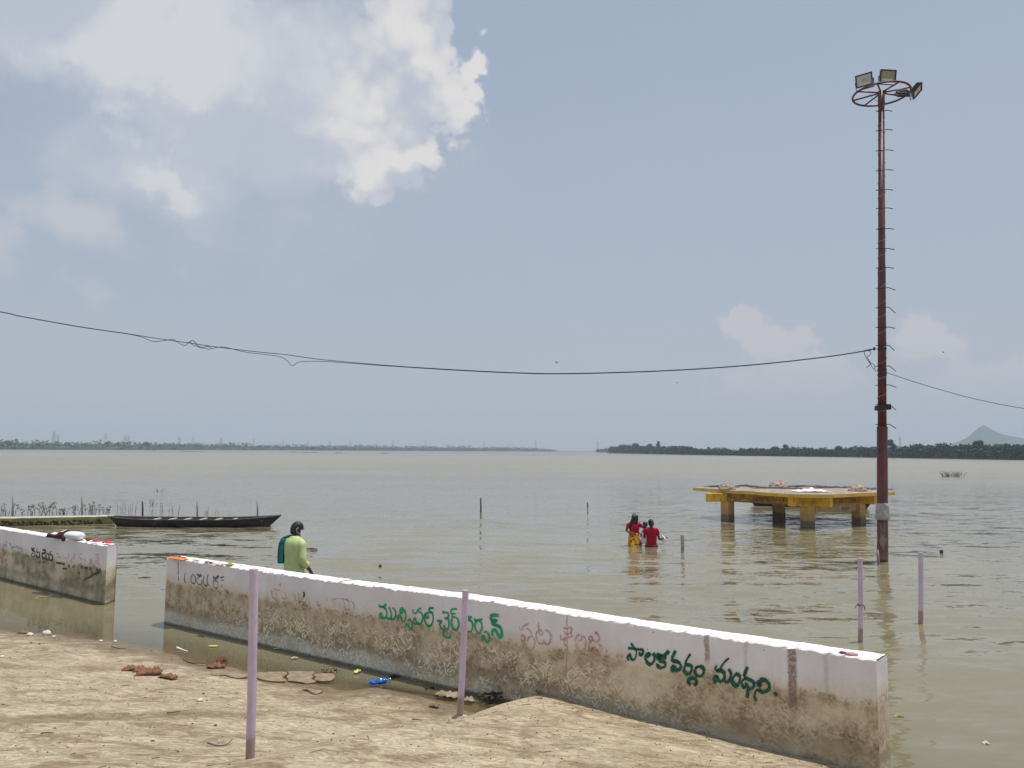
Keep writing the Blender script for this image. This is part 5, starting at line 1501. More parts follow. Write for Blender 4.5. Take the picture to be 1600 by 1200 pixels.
# ------------------------------------------------------------ twigs and water plants
TWIG = mat('dry_twigs', (0.23, 0.18, 0.14), .9, .3, 8)
DKT = mat('dark_twigs', (0.12, 0.105, 0.085), .9, .3, 8)
def twigs(px, py, wpx, hpx, n, m, label, seed, group=None, r=0.02, name='water_plant', cat='plant', spread_=1.0, lean=.5, leafy=0.0):
    p0 = onz(px, py, 0); sc = FPX / p0.y; W_ = wpx / sc; H_ = hpx / sc
    rr = random.Random(seed); mb = MB(); lf = MB()
    for k in range(n):
        x = rr.uniform(-.5, .5) * W_; y = rr.uniform(-.3, .3) * W_
        h = H_ * rr.uniform(.35, 1.0); a = rr.uniform(-lean, lean) + x / W_ * lean * 1.2
        pts = [Vector((x, y, -.1)), Vector((x + a * h * .35 + rr.uniform(-.04, .04), y, h * .5)), Vector((x + a * h, y + rr.uniform(-.1, .1), h))]
        mb.tube(pts, [r, r * .7, r * .35], 4)
        for q in range(rr.randint(0, 3)):
            t = rr.uniform(.3, .9); b = pts[0].lerp(pts[2], t)
            e = b + Vector((rr.uniform(-.3, .3), rr.uniform(-.1, .1), rr.uniform(.05, .3))) * h * .5
            mb.tube([b, e], [r * .5, r * .3], 4)
            if leafy: leaves(lf, e, .05, int(3 * leafy), .045, rr)
        if leafy: leaves(lf, pts[2] * .8 + pts[1] * .2, .09, int(8 * leafy), .05, rr)
    o = empty(name, p0, label, cat, group)
    mb.build('stems', m, o, kind='stuff')
    if leafy: lf.build('leaves', mat('dull_leaves', (0.09, 0.09, 0.055), .8, .3, 5), o)
    return o
twigs(1488, 745, 30, 10, 46, TWIG, 'bush of bare brown twigs sticking out of the open water at the right', 1, r=.035, name='twig_bush', cat='bush', lean=.9)
gw = 'water plants behind the lettered ledge'
twigs(62, 806, 60, 24, 20, DKT, 'largest leafy water plant clump behind the lettered ledge', 2, gw, .012, lean=.7, leafy=1.3)
twigs(8, 806, 18, 20, 7, DKT, 'leafy water plants at the left edge behind the lettered ledge', 3, gw, .011, leafy=1.0)
twigs(102, 804, 14, 14, 6, DKT, 'small dark water plant clump midway along the lettered ledge', 4, gw, .012, lean=.3, leafy=.8)
twigs(120, 805, 12, 20, 5, DKT, 'small water plants just left of the second grey post', 5, gw, .012, lean=.3, leafy=.8)
twigs(145, 803, 26, 22, 14, DKT, 'thin reedy water plants just right of the second grey post', 6, gw, .011, lean=.25, leafy=.6)
twigs(166, 802, 12, 11, 6, DKT, 'low dark water plants by the left tip of the long boat', 7, gw, .012, lean=.3, leafy=.8)
twigs(195, 800, 40, 18, 9, mat('grey_twigs', (0.2, 0.19, 0.17), .9), 'sparse faint reeds behind the left end of the long boat', 8, gw, .010, lean=.2)
twigs(240, 789, 22, 9, 7, DKT, 'small dark twigs right of the knotted post behind the boat', 9, gw, .013, lean=.3)
twigs(262, 801, 40, 20, 9, mat('grey_twigs', (0.2, 0.19, 0.17), .9), 'sparse reeds behind the boat between the two middle posts', 10, gw, .010, lean=.2)
twigs(326, 803, 30, 12, 6, DKT, 'few thin twigs behind the boat just right of its middle', 11, gw, .010, lean=.15)
twigs(248, 768, 8, 5, 3, DKT, 'tiny forked twig far out above the long boat', 12, gw, .02, lean=.9)
for px, py, s_, lb in ((594, 886, .035, 'tiny dark floating speck right of the man'), (1471, 864, .05, 'tiny dark float alone in the water right of the pipes')):
    p = onz(px, py, 0); mb = MB(); mb.ell((0, 0, s_ * .5), (s_, s_, s_ * 1.2), 8, 6, jit=.1); mb.build('float', mat('black_float', (.02, .02, .02), .6), None, lb, 'float', loc=p)
for px, py, L_, rz, lb in ((487, 858, .30, .1, 'floating dark stick right of the man in green'), (226, 903, .24, .35, 'thin floating stick in the gap between the two walls'), (65, 934, .2, .2, 'pale floating stick in front of the left wall'), (1405, 1121, .10, .1, 'small floating brown scrap right of the wall end'), (1541, 1163, .05, -.6, 'tiny white floating scrap near the lower right corner')):
    p = onz(px, py, 0); mb = MB(); r_ = .012 if px != 487 else .022
    mb.tube([(-L_ / 2, 0, 0), (0, .02, .012), (L_ / 2, .0, .006)], [r_, r_ * 1.2, r_ * .4], 6)
    col = DKT if px in (487, 226) else (mat('white_scrap', (.7, .68, .62), .8) if px == 1541 else mat('pale_stick', (.34, .27, .15), .8))
    o = mb.build('floating_stick', col, None, lb, 'stick', loc=p); o.rotation_euler.z = rz

# birds
def bird(px, py, dist, span, label, bank=0.0):
    P = px_ray(px, py); P = CAM + P * (dist / P.y)
    o = empty('bird', P, label, 'bird', 'dark birds in flight'); o.rotation_euler = (0, bank, .6)
    M_ = mat('dark_bird', (.02, .02, .022), .8)
    mb = MB(); mb.tube([(0, -span * .28, 0), (0, -span * .12, .0), (0, span * .05, 0), (0, span * .2, .01), (0, span * .26, .0)], [span * .02, span * .06, span * .07, span * .045, span * .01], 7); mb.build('body', M_, o, smooth=True)
    for s_ in (-1, 1):
        mb = MB(); w_ = [(0, span * .10), (0, -span * .07)]
        mb.add([(s_ * .02, span * .1, 0), (s_ * .02, -span * .08, 0), (s_ * span * .26, -span * .03, span * .20), (s_ * span * .26, span * .10, span * .20), (s_ * span * .5, -span * .06, span * .30)], [(0, 1, 2, 3), (3, 2, 4)])
        w = mb.build('wing', M_, o); sm = w.modifiers.new('s', 'SOLIDIFY'); sm.thickness = .006
bird(870, 567, 32, .26, 'largest dark bird in flight, above the sagging cable in the middle')
bird(1058, 598.5, 45, .2, 'tiny dark bird in flight just below the cable')
bird(1474, 551, 42, .2, 'dark bird in flight to the right of the mast', .4)
# ------------------------------------------------------------ people
SKIN = mat('brown_skin', (0.105, 0.050, 0.032), 0.55, 0.12, 12)
HAIR = mat('black_hair', (0.012, 0.011, 0.013), 0.45, 0.3, 30, bump=0.4)
def body(name, parent, verts, edges, radii, extra=None, m=SKIN, subd=2):
    """one continuous figure grown from a skeleton; first vertex is the root"""
    me = bpy.data.meshes.new(name); me.from_pydata([tuple(v) for v in verts], edges, []); me.update()
    o = link(name, me, m, parent)
    sk = o.modifiers.new('skin', 'SKIN')
    for i, r in enumerate(radii):
        v = me.skin_vertices[0].data[i]; v.radius = r if isinstance(r, (tuple, list)) else (r, r)
        v.use_root = (i == 0)
    sk.use_smooth_shade = True
    ss_ = o.modifiers.new('sub', 'SUBSURF'); ss_.levels = subd; ss_.render_levels = subd
    dg = bpy.context.evaluated_depsgraph_get(); ev = o.evaluated_get(dg)
    m2 = bpy.data.meshes.new_from_object(ev); o.modifiers.clear()
    old = o.data; o.data = m2; bpy.data.meshes.remove(old)
    if extra:     # ears, nose: joined into the same surface object
        b = bmesh.new(); b.from_mesh(m2); t = bpy.data.meshes.new('t'); t.from_pydata(extra.v, [], extra.f); b.from_mesh(t); b.to_mesh(m2); b.free()
    m2.polygons.foreach_set('use_smooth', [True] * len(m2.polygons))
    return o
def skeleton(J):
    """J: dict of joints -> verts, edges, radii (x forward is +Y)"""
    V = []; E = []; R_ = []; idx = {}
    def add(n, p, r, link_=None):
        idx[n] = len(V); V.append(Vector(p)); R_.append(r)
        if link_ is not None: E.append((idx[link_], idx[n]))
    for n, p, r, l in J: add(n, p, r, l)
    return V, E, R_
def hand(J, side, wrist, wname, d, palm_n, curl=.6, s=1.0):
    """palm, four unequal bent fingers and a thumb leaving the side of the palm"""
    d = Vector(d).normalized(); n = Vector(palm_n).normalized(); a = d.cross(n).normalized()
    w = Vector(wrist)
    J.append((side + 'palm', w + d * .045 * s, (.026 * s, .017 * s), wname))
    J.append((side + 'palm2', w + d * .080 * s, (.030 * s, .015 * s), side + 'palm'))
    for k, (o_, l) in enumerate(((-.027, .060), (-.009, .070), (.009, .066), (.026, .052))):
        b = w + d * .088 * s + a * o_ * s
        J.append((side + 'f%da' % k, b, .0088 * s, side + 'palm2'))
        m1 = b + (d * math.cos(curl * .6) + n * math.sin(curl * .6)) * l * .5 * s
        J.append((side + 'f%db' % k, m1, .0082 * s, side + 'f%da' % k))
        m2 = m1 + (d * math.cos(curl * 1.7) + n * math.sin(curl * 1.7)) * l * .5 * s
        J.append((side + 'f%dc' % k, m2, .0068 * s, side + 'f%db' % k))
    t1 = w + d * .035 * s - a * .034 * s + n * .008 * s
    J.append((side + 't1', t1, .011 * s, side + 'palm')); J.append((side + 't2', t1 + (d * .8 - a * .35 + n * .45).normalized() * .042 * s, .0088 * s, side + 't1'))
    return J
def headparts(c, fw, s=1.0, skin=True):
    """ears, nose, brow, lips and chin around head centre c, facing fw"""
    fw = Vector(fw).normalized(); r = Vector((fw.y, -fw.x, 0)).normalized(); R3 = Matrix(((r.x, fw.x, 0), (r.y, fw.y, 0), (0, 0, 1)))
    e = MB(); c = Vector(c)
    for sx in (-1, 1): e.ell(c + R3 @ Vector((sx * .074 * s, -.008 * s, -.012 * s)), (.011 * s, .019 * s, .030 * s), 8, 6, R3)
    e.ell(c + R3 @ Vector((0, .098 * s, -.022 * s)), (.013 * s, .016 * s, .020 * s), 8, 6, R3)
    e.ell(c + R3 @ Vector((0, .088 * s, -.057 * s)), (.022 * s, .010 * s, .008 * s), 8, 5, R3)
    e.ell(c + R3 @ Vector((0, .086 * s, .015 * s)), (.045 * s, .012 * s, .009 * s), 8, 5, R3)
    return e, R3
def eyes(parent, c, R3, s=1.0):
    for sx in (-1, 1):
        mb = MB(); mb.ell(Vector(c) + R3 @ Vector((sx * .031 * s, .076 * s, -.002 * s)), (.008 * s, .006 * s, .0045 * s), 8, 6); mb.build('eye', mat('eye_white', (.7, .68, .65), .3), parent, smooth=True)
def headchain(J, base, c, fw, s=1.0):
    c = Vector(c); fw = Vector(fw).normalized()
    J.append(('jaw', c + Vector((0, 0, -.062 * s)) + fw * .022 * s, (.056 * s, .062 * s), base))
    J.append(('face', c + Vector((0, 0, -.012 * s)) + fw * .012 * s, (.071 * s, .083 * s), 'jaw'))
    J.append(('skull', c + Vector((0, 0, .045 * s)) - fw * .004 * s, (.066 * s, .078 * s), 'face'))
    J.append(('crown', c + Vector((0, 0, .082 * s)) - fw * .008 * s, (.040 * s, .048 * s), 'skull'))
    return J
def ring(c, rx, ry, n=20, rz=0.0, wob=0.0, seed=0.0, tilt=None):
    out = []
    for k in range(n):
        a = 2 * math.pi * k / n
        q = 1 + wob * noise.noise(Vector((math.cos(a) * 1.6 + seed, math.sin(a) * 1.6, seed * .7)))
        q += wob * .45 * noise.noise(Vector((math.cos(a) * 4 + seed, math.sin(a) * 4, c[2] * 7)))
        p = Vector((math.cos(a) * rx * q, math.sin(a) * ry * q, 0))
        if tilt is not None: p = tilt @ p
        out.append(Vector((c[0], c[1], c[2])) + Matrix.Rotation(rz, 3, 'Z') @ p)
    return out
def sleeve(mb, pts, rs, wob=.006):
    P = catmull(pts, 4); n = len(P)
    R_ = [rs[0] + (rs[-1] - rs[0]) * i / (n - 1) + wob * noise.noise(P[i] * 22) for i in range(n)]
    mb.tube(P, R_, 12, caps=True)

# --- man in the green shirt, standing in shallow water behind the wall, seen from behind turned to the right
mp = Vector(atY(460, 893, 11.9)); MZ = atY(459, 815, 11.9).z - 1.70
man = empty('person', (mp.x, mp.y, MZ), 'man in light green shirt and face mask standing behind the long wall', 'person', rz=math.radians(-38))
hc = Vector((0.0, 0.035, 1.585))
fw = Vector((.50, .86, 0)).normalized()
J = [('pelvis', (0, 0, .92), (.145, .10), None), ('waist', (0, 0, 1.06), (.135, .095), 'pelvis'), ('chest', (0, 0, 1.25), (.155, .105), 'waist'), ('uchest', (0, -.01, 1.36), (.11, .070), 'chest'), ('neck0', (0, .0, 1.45), (.056, .056), 'uchest'), ('neck', (0, .012, 1.50), (.052, .054), 'neck0')]
headchain(J, 'neck', hc, fw)
for s_, sx in (('L', -1), ('R', 1)):
    J += [(s_ + 'sh', (sx * .175, -.005, 1.375), .048, 'uchest')]
    el = (sx * .235, -.03, 1.12) if sx > 0 else (sx * .24, -.02, 1.11)
    wr = (sx * .20, .15, .95) if sx > 0 else (sx * .19, .13, .92)
    J += [(s_ + 'ua', tuple((Vector((sx * .185, -.005, 1.385)) + Vector(el)) / 2), .050, s_ + 'sh'), (s_ + 'el', el, .041, s_ + 'ua'), (s_ + 'fa', tuple((Vector(el) * .6 + Vector(wr) * .4)), .038, s_ + 'el'), (s_ + 'wr', wr, .026, s_ + 'fa')]
    dd = (Vector(wr) - Vector(el)).normalized() + Vector((0, .1, -.5))
    hand(J, s_, wr, s_ + 'wr', dd, (-sx, 0.2, 0), .8)
    J += [(s_ + 'hip', (sx * .095, 0, .86), .088, 'pelvis'), (s_ + 'th', (sx * .105, .01, .66), .075, s_ + 'hip'), (s_ + 'kn', (sx * .11, .015, .48), .055, s_ + 'th'), (s_ + 'ca', (sx * .11, -.005, .32), .052, s_ + 'kn'), (s_ + 'an', (sx * .115, -.01, .09), .036, s_ + 'ca'), (s_ + 'ft', (sx * .12, .07, .04), (.035, .03), s_ + 'an'), (s_ + 'to', (sx * .125, .15, .03), (.032, .02), s_ + 'ft')]
ex_, R3 = headparts(hc, fw)
body('body', man, *skeleton(J), extra=ex_)
eyes(man, hc, R3)
mb = MB()
hr = 22
rings = []
for i in range(9):
    t = i / 8; ph = -0.45 + (math.pi / 2 + .45) * t
    rings.append([hc + Vector((0, 0, .020)) + R3 @ Vector((.085 * math.cos(ph) * math.cos(a), .102 * math.cos(ph) * math.sin(a) - .010, .100 * math.sin(ph) - (.055 if math.sin(a) < 0.1 else .0) * (1 - t) ** 1.5 + .002 * noise.noise(Vector((a * 3, t * 9, 0))))) for a in [2 * math.pi * k / hr for k in range(hr)]])
mb.loft(rings); mb.build('hair', HAIR, man, smooth=True)
# mask: white panel over nose and mouth with ear loops
mb = MB()
mk = []
for z in (-.085, -.05, -.01): mk.append([hc + R3 @ Vector((math.sin(a) * .073, math.cos(a) * (.100 + (.014 if abs(a) < .4 else 0)) - .002, z)) for a in np.linspace(-1.15, 1.15, 11)])
mb.add([p for r_ in mk for p in r_], [(i * 11 + k, i * 11 + k + 1, (i + 1) * 11 + k + 1, (i + 1) * 11 + k) for i in range(2) for k in range(10)])
for sx in (-1, 1):
    e_ = [hc + R3 @ Vector(p) for p in ((sx * .068, .040, -.015), (sx * .080, .005, .022), (sx * .086, -.022, .010), (sx * .083, -.02, -.035), (sx * .072, .03, -.075))]
    mb.tube(catmull(e_, 4), .0035, 5)
o = mb.build('face_mask', mat('white_mask', (.62, .63, .66), .8), man, smooth=True)
def cloth_mat(name, c, var=.12, scale=7, bump=.5):
    return mat(name, c, .85, var, scale, bump=bump, spec=.15)
SH = cloth_mat('light_green_cotton', (0.48, 0.57, 0.27))
mb = MB(); rings = []
for z, rx, ry, cy in ((.80, .195, .150, .0), (.84, .193, .148, .0), (.92, .185, .142, .0), (1.02, .168, .130, -.002), (1.12, .166, .128, -.004), (1.24, .174, .130, -.006), (1.32, .190, .130, -.012), (1.385, .186, .122, -.014), (1.425, .158, .108, -.012), (1.452, .110, .088, -.008), (1.47, .078, .072, .0), (1.485, .066, .066, .004)):
    rings.append(ring((0, cy, z), rx, ry, 40, wob=.17 if z < 1.3 else .03, seed=z * 4))
mb.loft(rings)
sh = mb.build('shirt', SH, man, smooth=True)
for sx in (-1, 1):
    mb = MB()
    el = Vector((sx * .24, -.03, 1.12)); wr = Vector((sx * .20, .15, .95)) if sx > 0 else Vector((sx * .19, .13, .92))
    sleeve(mb, [(sx * .12, -.005, 1.395), (sx * .182, -.008, 1.375), (sx * .220, -.02, 1.25), el, el.lerp(wr, .42)], [.061, .055], .012)
    mb.build('sleeve', SH, sh, smooth=True)
    for k in (0, 1):
        mb = MB(); c_ = el.lerp(wr, .36 + k * .07); mb.tube([c_, el.lerp(wr, .44 + k * .06)], .064, 12); mb.build('cuff', SH, sh, smooth=True) if k == 0 else None
mb = MB(); mb.loft([ring((0, .002, 1.455), .074, .072, 20), ring((0, .003, 1.487), .070, .072, 20), ring((0, -.006, 1.462), .088, .088, 20, wob=.05)], caps=False); mb.build('collar', SH, sh, smooth=True)
mb = MB()
for sx in (-1, 1):
    P = [(sx * .08, 0, .92), (sx * .105, .005, .70), (sx * .112, .01, .45), (sx * .115, .0, .20)]
    mb.tube(catmull(P, 4), [.115 - .0028 * i for i in range(13)], 14)
mb.build('trousers', cloth_mat('grey_trousers', (.16, .15, .14)), man, smooth=True)
# towel on the left shoulder, hanging down the back in folds
mb = MB(); rows = []
path = [(-.125, .14, 1.22), (-.12, .135, 1.34), (-.115, .06, 1.455), (-.120, -.03, 1.48), (-.140, -.13, 1.43), (-.150, -.155, 1.30), (-.150, -.155, 1.16), (-.146, -.15, 1.08)]
path = catmull(path, 4); nw = 13
for i, p in enumerate(path):
    t = i / (len(path) - 1)
    wdt = .026 + .012 * min(1, abs(t - .35) * 2)
    row = []
    for k in range(nw):
        u = k / (nw - 1) - .5
        row.append(p + Vector((u * wdt * 2 * .75, u * wdt * .9, 0)) + Vector((0, -.028 * math.cos(u * 19 + t * 1.5) * (1 if t > .5 else -.4), .012 * math.sin(u * 17))))
    rows.append(row)
row2 = [[q + Vector((-.006, .018, -.008)) for q in r_][::-1] for r_ in rows]
mb.loft([a + b for a, b in zip(rows, row2)])
tag(mb.build('towel', cloth_mat('teal_towel', (0.022, 0.20, 0.21), .35, 9), None, smooth=True, loc=man.location), 'teal towel draped over the left shoulder of the man in green', 'towel').rotation_euler = man.rotation_euler
mb = MB(); mb.tube([(.20, .20, .86), (.205, .215, .80), (.20, .22, .70), (.215, .23, .64)], [.008, .016, .022, .010], 7)
tag(mb.build('cloth_strip', cloth_mat('white_cotton', (.7, .7, .7)), None, smooth=True, loc=man.location), 'thin white cloth strip hanging from the right hand of the man in green', 'cloth').rotation_euler = man.rotation_euler

# --- the bathers
def simple_person(px, py_head, Y, height, label, fwd, arms, blouse, lower, rz, hairlen, seed, sleeve_len=.5, scale=1.0, skirt=None, shirt_hem=.84):
    """stands on the river bed; py_head is the pixel row of the crown"""
    top_ = atY(px, py_head, Y); z0 = top_.z - height
    o = empty('person', (top_.x, top_.y, z0), label, 'person', rz=rz)
    s = height / 1.66
    def S(p): return (p[0] * s, p[1] * s, p[2] * s)
    hc = Vector(S((0, .02, 1.555))) + Vector((fwd[2] * s if len(fwd) > 2 else 0, 0, 0)); fw = Vector((fwd[0], fwd[1], 0)).normalized()
    J = [('pelvis', S((0, 0, .92)), (.145 * s, .11 * s), None), ('waist', S((0, 0, 1.06)), (.115 * s, .09 * s), 'pelvis'), ('chest', S((0, 0, 1.22)), (.135 * s, .10 * s), 'waist'), ('uchest', S((0, -.01, 1.34)), (.115 * s, .08 * s), 'chest'), ('neck0', S((0, 0, 1.41)), .050 * s, 'uchest'), ('neck', S((0, .01, 1.47)), .046 * s, 'neck0')]
    headchain(J, 'neck', hc, fw, s * .96)
    for s_, sx in (('L', -1), ('R', 1)):
        el, wr = (Vector(S(q)) for q in arms[s_])
        sh = Vector(S((sx * .16, -.005, 1.345)))
        J += [(s_ + 'sh', sh, .045 * s, 'uchest'), (s_ + 'ua', sh.lerp(el, .5), .043 * s, s_ + 'sh'), (s_ + 'el', el, .036 * s, s_ + 'ua'), (s_ + 'fa', el.lerp(wr, .4), .034 * s, s_ + 'el'), (s_ + 'wr', wr, .023 * s, s_ + 'fa')]
        hand(J, s_, wr, s_ + 'wr', wr - el, (-sx * .3, .3, -.6), .7, s * 1.0)
        J += [(s_ + 'hip', S((sx * .09, 0, .85)), .088 * s, 'pelvis'), (s_ + 'th', S((sx * .10, .01, .66)), .072 * s, s_ + 'hip'), (s_ + 'kn', S((sx * .10, .015, .47)), .052 * s, s_ + 'th'), (s_ + 'ca', S((sx * .10, -.005, .31)), .048 * s, s_ + 'kn'), (s_ + 'an', S((sx * .10, -.01, .08)), .034 * s, s_ + 'ca'), (s_ + 'ft', S((sx * .105, .07, .035)), (.032 * s, .026 * s), s_ + 'an'), (s_ + 'to', S((sx * .11, .14, .03)), (.030 * s, .018 * s), s_ + 'ft')]
    ex_, R3 = headparts(hc, fw, s * .96)
    body('body', o, *skeleton(J), extra=ex_)
    eyes(o, hc, R3, s)
    mb = MB(); rings = []; hr = 20
    for i in range(9):
        t = i / 8; ph = -0.5 + (math.pi / 2 + .5) * t
        rings.append([hc + Vector((0, 0, .018 * s)) + R3 @ Vector((.083 * s * math.cos(ph) * math.cos(a), .099 * s * math.cos(ph) * math.sin(a) - .010 * s, .098 * s * math.sin(ph) - (.05 * s if math.sin(a) < .1 else 0) * (1 - t) ** 1.5)) for a in [2 * math.pi * k / hr for k in range(hr)]])
    mb.loft(rings)
    if hairlen:
        n = 12; L_ = hairlen * s
        rr_ = []
        for i in range(n + 1):
            t = i / n
            cx = -.035 * s * t * 2.4 + .012 * s * math.sin(t * 7)
            wdt = (.088 + .034 * math.sin(t * 3.0) - .050 * max(0, t - .7) / .3) * s
            rr_.append([hc + Vector((cx + math.cos(a) * wdt * (1 + .12 * noise.noise(Vector((a * 2, t * 6, seed)))), -.058 * s - .032 * s * min(1, t * 4) + math.sin(a) * .034 * s * (1 + .3 * noise.noise(Vector((a * 3, t * 4, 9)))), (.075 * s - L_ * t + (.02 * s * math.sin(a * 5) if t > .9 else 0)))) for a in [2 * math.pi * k / 18 for k in range(18)]])
        mb.loft(rr_)
    else:
        mb.ell(hc + R3 @ Vector((0, -.10 * s, -.02 * s)), (.042 * s, .035 * s, .040 * s), 10, 8)
    mb.build('hair', HAIR, o, smooth=True)
    mb = MB(); rings = []
    for z, rx, ry in ((shirt_hem, .165, .125), (shirt_hem + .04, .155, .120), (.98 if shirt_hem < .95 else 1.135, .145, .112), (1.12 if shirt_hem < .95 else 1.17, .148, .115), (1.22, .158, .122), (1.30, .160, .112), (1.355, .155, .105), (1.395, .125, .090), (1.42, .075, .068)):
        rings.append(ring(S((0, -.004, z)), rx * s, ry * s, 36, wob=.14, seed=seed + z * 2))
    mb.loft(rings); sh_ = mb.build('blouse', blouse, o, smooth=True)
    for s_, sx in (('L', -1), ('R', 1)):
        el, wr = (Vector(S(q)) for q in arms[s_]); sh = Vector(S((sx * .16, -.005, 1.345)))
        mb = MB(); sleeve(mb, [sh + Vector((-sx * .04 * s, 0, .005)), sh + Vector((sx * .01, 0, -.01)), sh.lerp(el, sleeve_len * .6), sh.lerp(el, sleeve_len)], [.064 * s, .056 * s]); mb.build('sleeve', blouse, sh_, smooth=True)
    mb = MB()
    if skirt:
        rings = [ring(S((0, 0, z)), rx * s, ry * s, 30, wob=.16, seed=seed + z * 3) for z, rx, ry in ((.10, .27, .25), (.35, .255, .225), (.55, .235, .20), (.72, .205, .175), (.86, .185, .155), (.95, .160, .132), (1.05, .145, .120), (1.10, .140, .116))]
        mb.loft(rings); mb.build('skirt', lower, o, smooth=True)
    else:
        for sx in (-1, 1): mb.tube(catmull([S((sx * .08, 0, .90)), S((sx * .10, .005, .70)), S((sx * .102, .01, .45)), S((sx * .105, 0, .15))], 4), [(.115 - .003 * i) * s for i in range(13)], 14)
        mb.build('trousers', lower, o, smooth=True)
    return o, s, hc, R3
# skirt cloth: yellow with dark red spots and a dark border
m, g, out = new_mat('yellow_printed_cotton')
co = g.n('ShaderNodeTexCoord').outputs['Object']
n = g.noise(co, 9, 4)
v = g.vor(g.vm('ADD', co, g.vm('MULTIPLY', g.noise(co, 8, 2, out=1), (.06, .06, .06))), 15.0)
c = g.mix(g.ss(n, .4, .6), (0.60, 0.30, 0.025), (0.68, 0.38, 0.05))
c = g.mix(g.ss(v, .34, .42, 1, 0), c, (0.12, 0.012, 0.01))
principled(g, out, c, .85, g.bump(n, .5, .02), spec=.2)
YSK = m
RED = cloth_mat('red_cotton', (0.42, 0.012, 0.035)); RED2 = cloth_mat('dark_red_cotton', (0.30, 0.008, 0.03))
girl, gs, ghc, gR = simple_person(990.5, 803, 21.2, 1.53, 'woman with long loose black hair, red blouse and yellow spotted skirt, wading', (.35, .9, .015),
    {'L': ((-.25, -.03, 1.16), (-.13, -.14, 1.12)), 'R': ((.30, .16, 1.24), (.46, .24, 1.22))}, RED, YSK, math.radians(4), .49, 3, skirt=True, shirt_hem=1.07)
wom, ws, whc, wR = simple_person(1017.5, 811.5, 20.9, 1.52, 'person in dark red short-sleeved top wading with a child, holding out a white bag', (-.35, .93, -.01),
    {'L': ((-.20, .10, 1.12), (-.12, .27, 1.14)), 'R': ((.245, .02, 1.06), (.43, .16, 1.10))}, RED2, cloth_mat('dark_trousers', (.05, .04, .05)), math.radians(2), 0, 5, shirt_hem=.66)
# child held in front
cs = .52
ct = atY(1008, 815, 21.15)
ch = empty('person', (ct.x, ct.y, ct.z - 1.66 * cs), 'small child in white clothes carried between the two bathers', 'person', rz=math.radians(150))
def Q(p): return Vector(p) * cs
hc = Vector((0, .01, 1.66 * cs - .098)); fw = Vector((0, 1, 0))
J = [('pelvis', Q((0, 0, .70)), .078, None), ('chest', Q((0, 0, .98)), .078, 'pelvis'), ('uchest', Q((0, 0, 1.16)), .062, 'chest'), ('neck', Q((0, 0, 1.27)), .030, 'uchest')]
headchain(J, 'neck', hc, fw, .86)
for s_, sx in (('L', -1), ('R', 1)):
    J += [(s_ + 'sh', Q((sx * .15, 0, 1.15)), .033, 'uchest'), (s_ + 'el', Q((sx * .24, .06, .93)), .024, s_ + 'sh'), (s_ + 'wr', Q((sx * .16, .25, .90)), .017, s_ + 'el')]
    hand(J, s_, Q((sx * .16, .25, .90)), s_ + 'wr', (-sx * .2, 1, 0), (0, 0, -1), .6, .6)
    J += [(s_ + 'hip', Q((sx * .11, .03, .62)), .046, 'pelvis'), (s_ + 'kn', Q((sx * .20, .22, .46)), .034, s_ + 'hip'), (s_ + 'an', Q((sx * .17, .10, .18)), .022, s_ + 'kn'), (s_ + 'to', Q((sx * .17, .24, .13)), .018, s_ + 'an')]
ex_, R3 = headparts(hc, fw, .86)
body('body', ch, *skeleton(J), extra=ex_); eyes(ch, hc, R3, .86)
mb = MB(); mb.ell(hc + Vector((0, -.012, .022)), (.073, .086, .080), 16, 8, lo=-.25); mb.build('hair', HAIR, ch, smooth=True)
mb = MB(); mb.loft([ring(Q((0, 0, z)), rx, ry, 18, wob=.12, seed=z) for z, rx, ry in ((.52, .135, .12), (.70, .115, .10), (.95, .100, .085), (1.10, .095, .070), (1.19, .065, .05), (1.24, .038, .036))])
dr = mb.build('dress', cloth_mat('white_dress', (.68, .66, .72)), ch, smooth=True)
for sx in (-1, 1):
    mb = MB(); sleeve(mb, [Q((sx * .10, 0, 1.15)), Q((sx * .16, .01, 1.12)), Q((sx * .21, .04, 1.0))], [.040, .036]); mb.build('sleeve', cloth_mat('white_dress', (.68, .66, .72)), dr, smooth=True)
# white bag in the outstretched hand
bp = atY(1036.5, 841, 21.05)
mb = MB(); rings = []
for i in range(8):
    t = i / 7; r_ = .55 * (.02, .035, .075, .105, .12, .12, .10, .05)[i]
    rings.append([Vector((math.cos(a) * r_ * (1 + .25 * noise.noise(Vector((math.cos(a) * 2, math.sin(a) * 2, t * 3)))), math.sin(a) * r_ * .6 * (1 + .3 * noise.noise(Vector((a, t * 4, 2)))), (.14 - .30 * t) * .7)) for a in [2 * math.pi * k / 16 for k in range(16)]])
mb.loft(rings)
mb.tube([(-.01, 0, .09), (-.02, .0, .13), (-.015, .01, .15)], .012, 6)
tag(mb.build('plastic_bag', cloth_mat('white_plastic', (.72, .72, .72), .1, 14), None, smooth=True, loc=bp), 'white plastic bag held out over the water by the person in dark red', 'bag').rotation_euler = (0, -.4, 0)

# ------------------------------------------------------------ things on the walls
def ontop(px, py): return onz(px, py, WH + .012)
def lump(name, px, py, r, m, label, cat, seed, wall='t', jit=.12, group=None, z=None):
    p = ontop(px, py) if z is None else onz(px, py, z)
    mb = MB(); mb.ell((0, 0, r[2] * .8), r, 14, 8, jit=jit, rr=random.Random(seed))
    return mb.build(name, m, None, label, cat, group, loc=p, smooth=True)
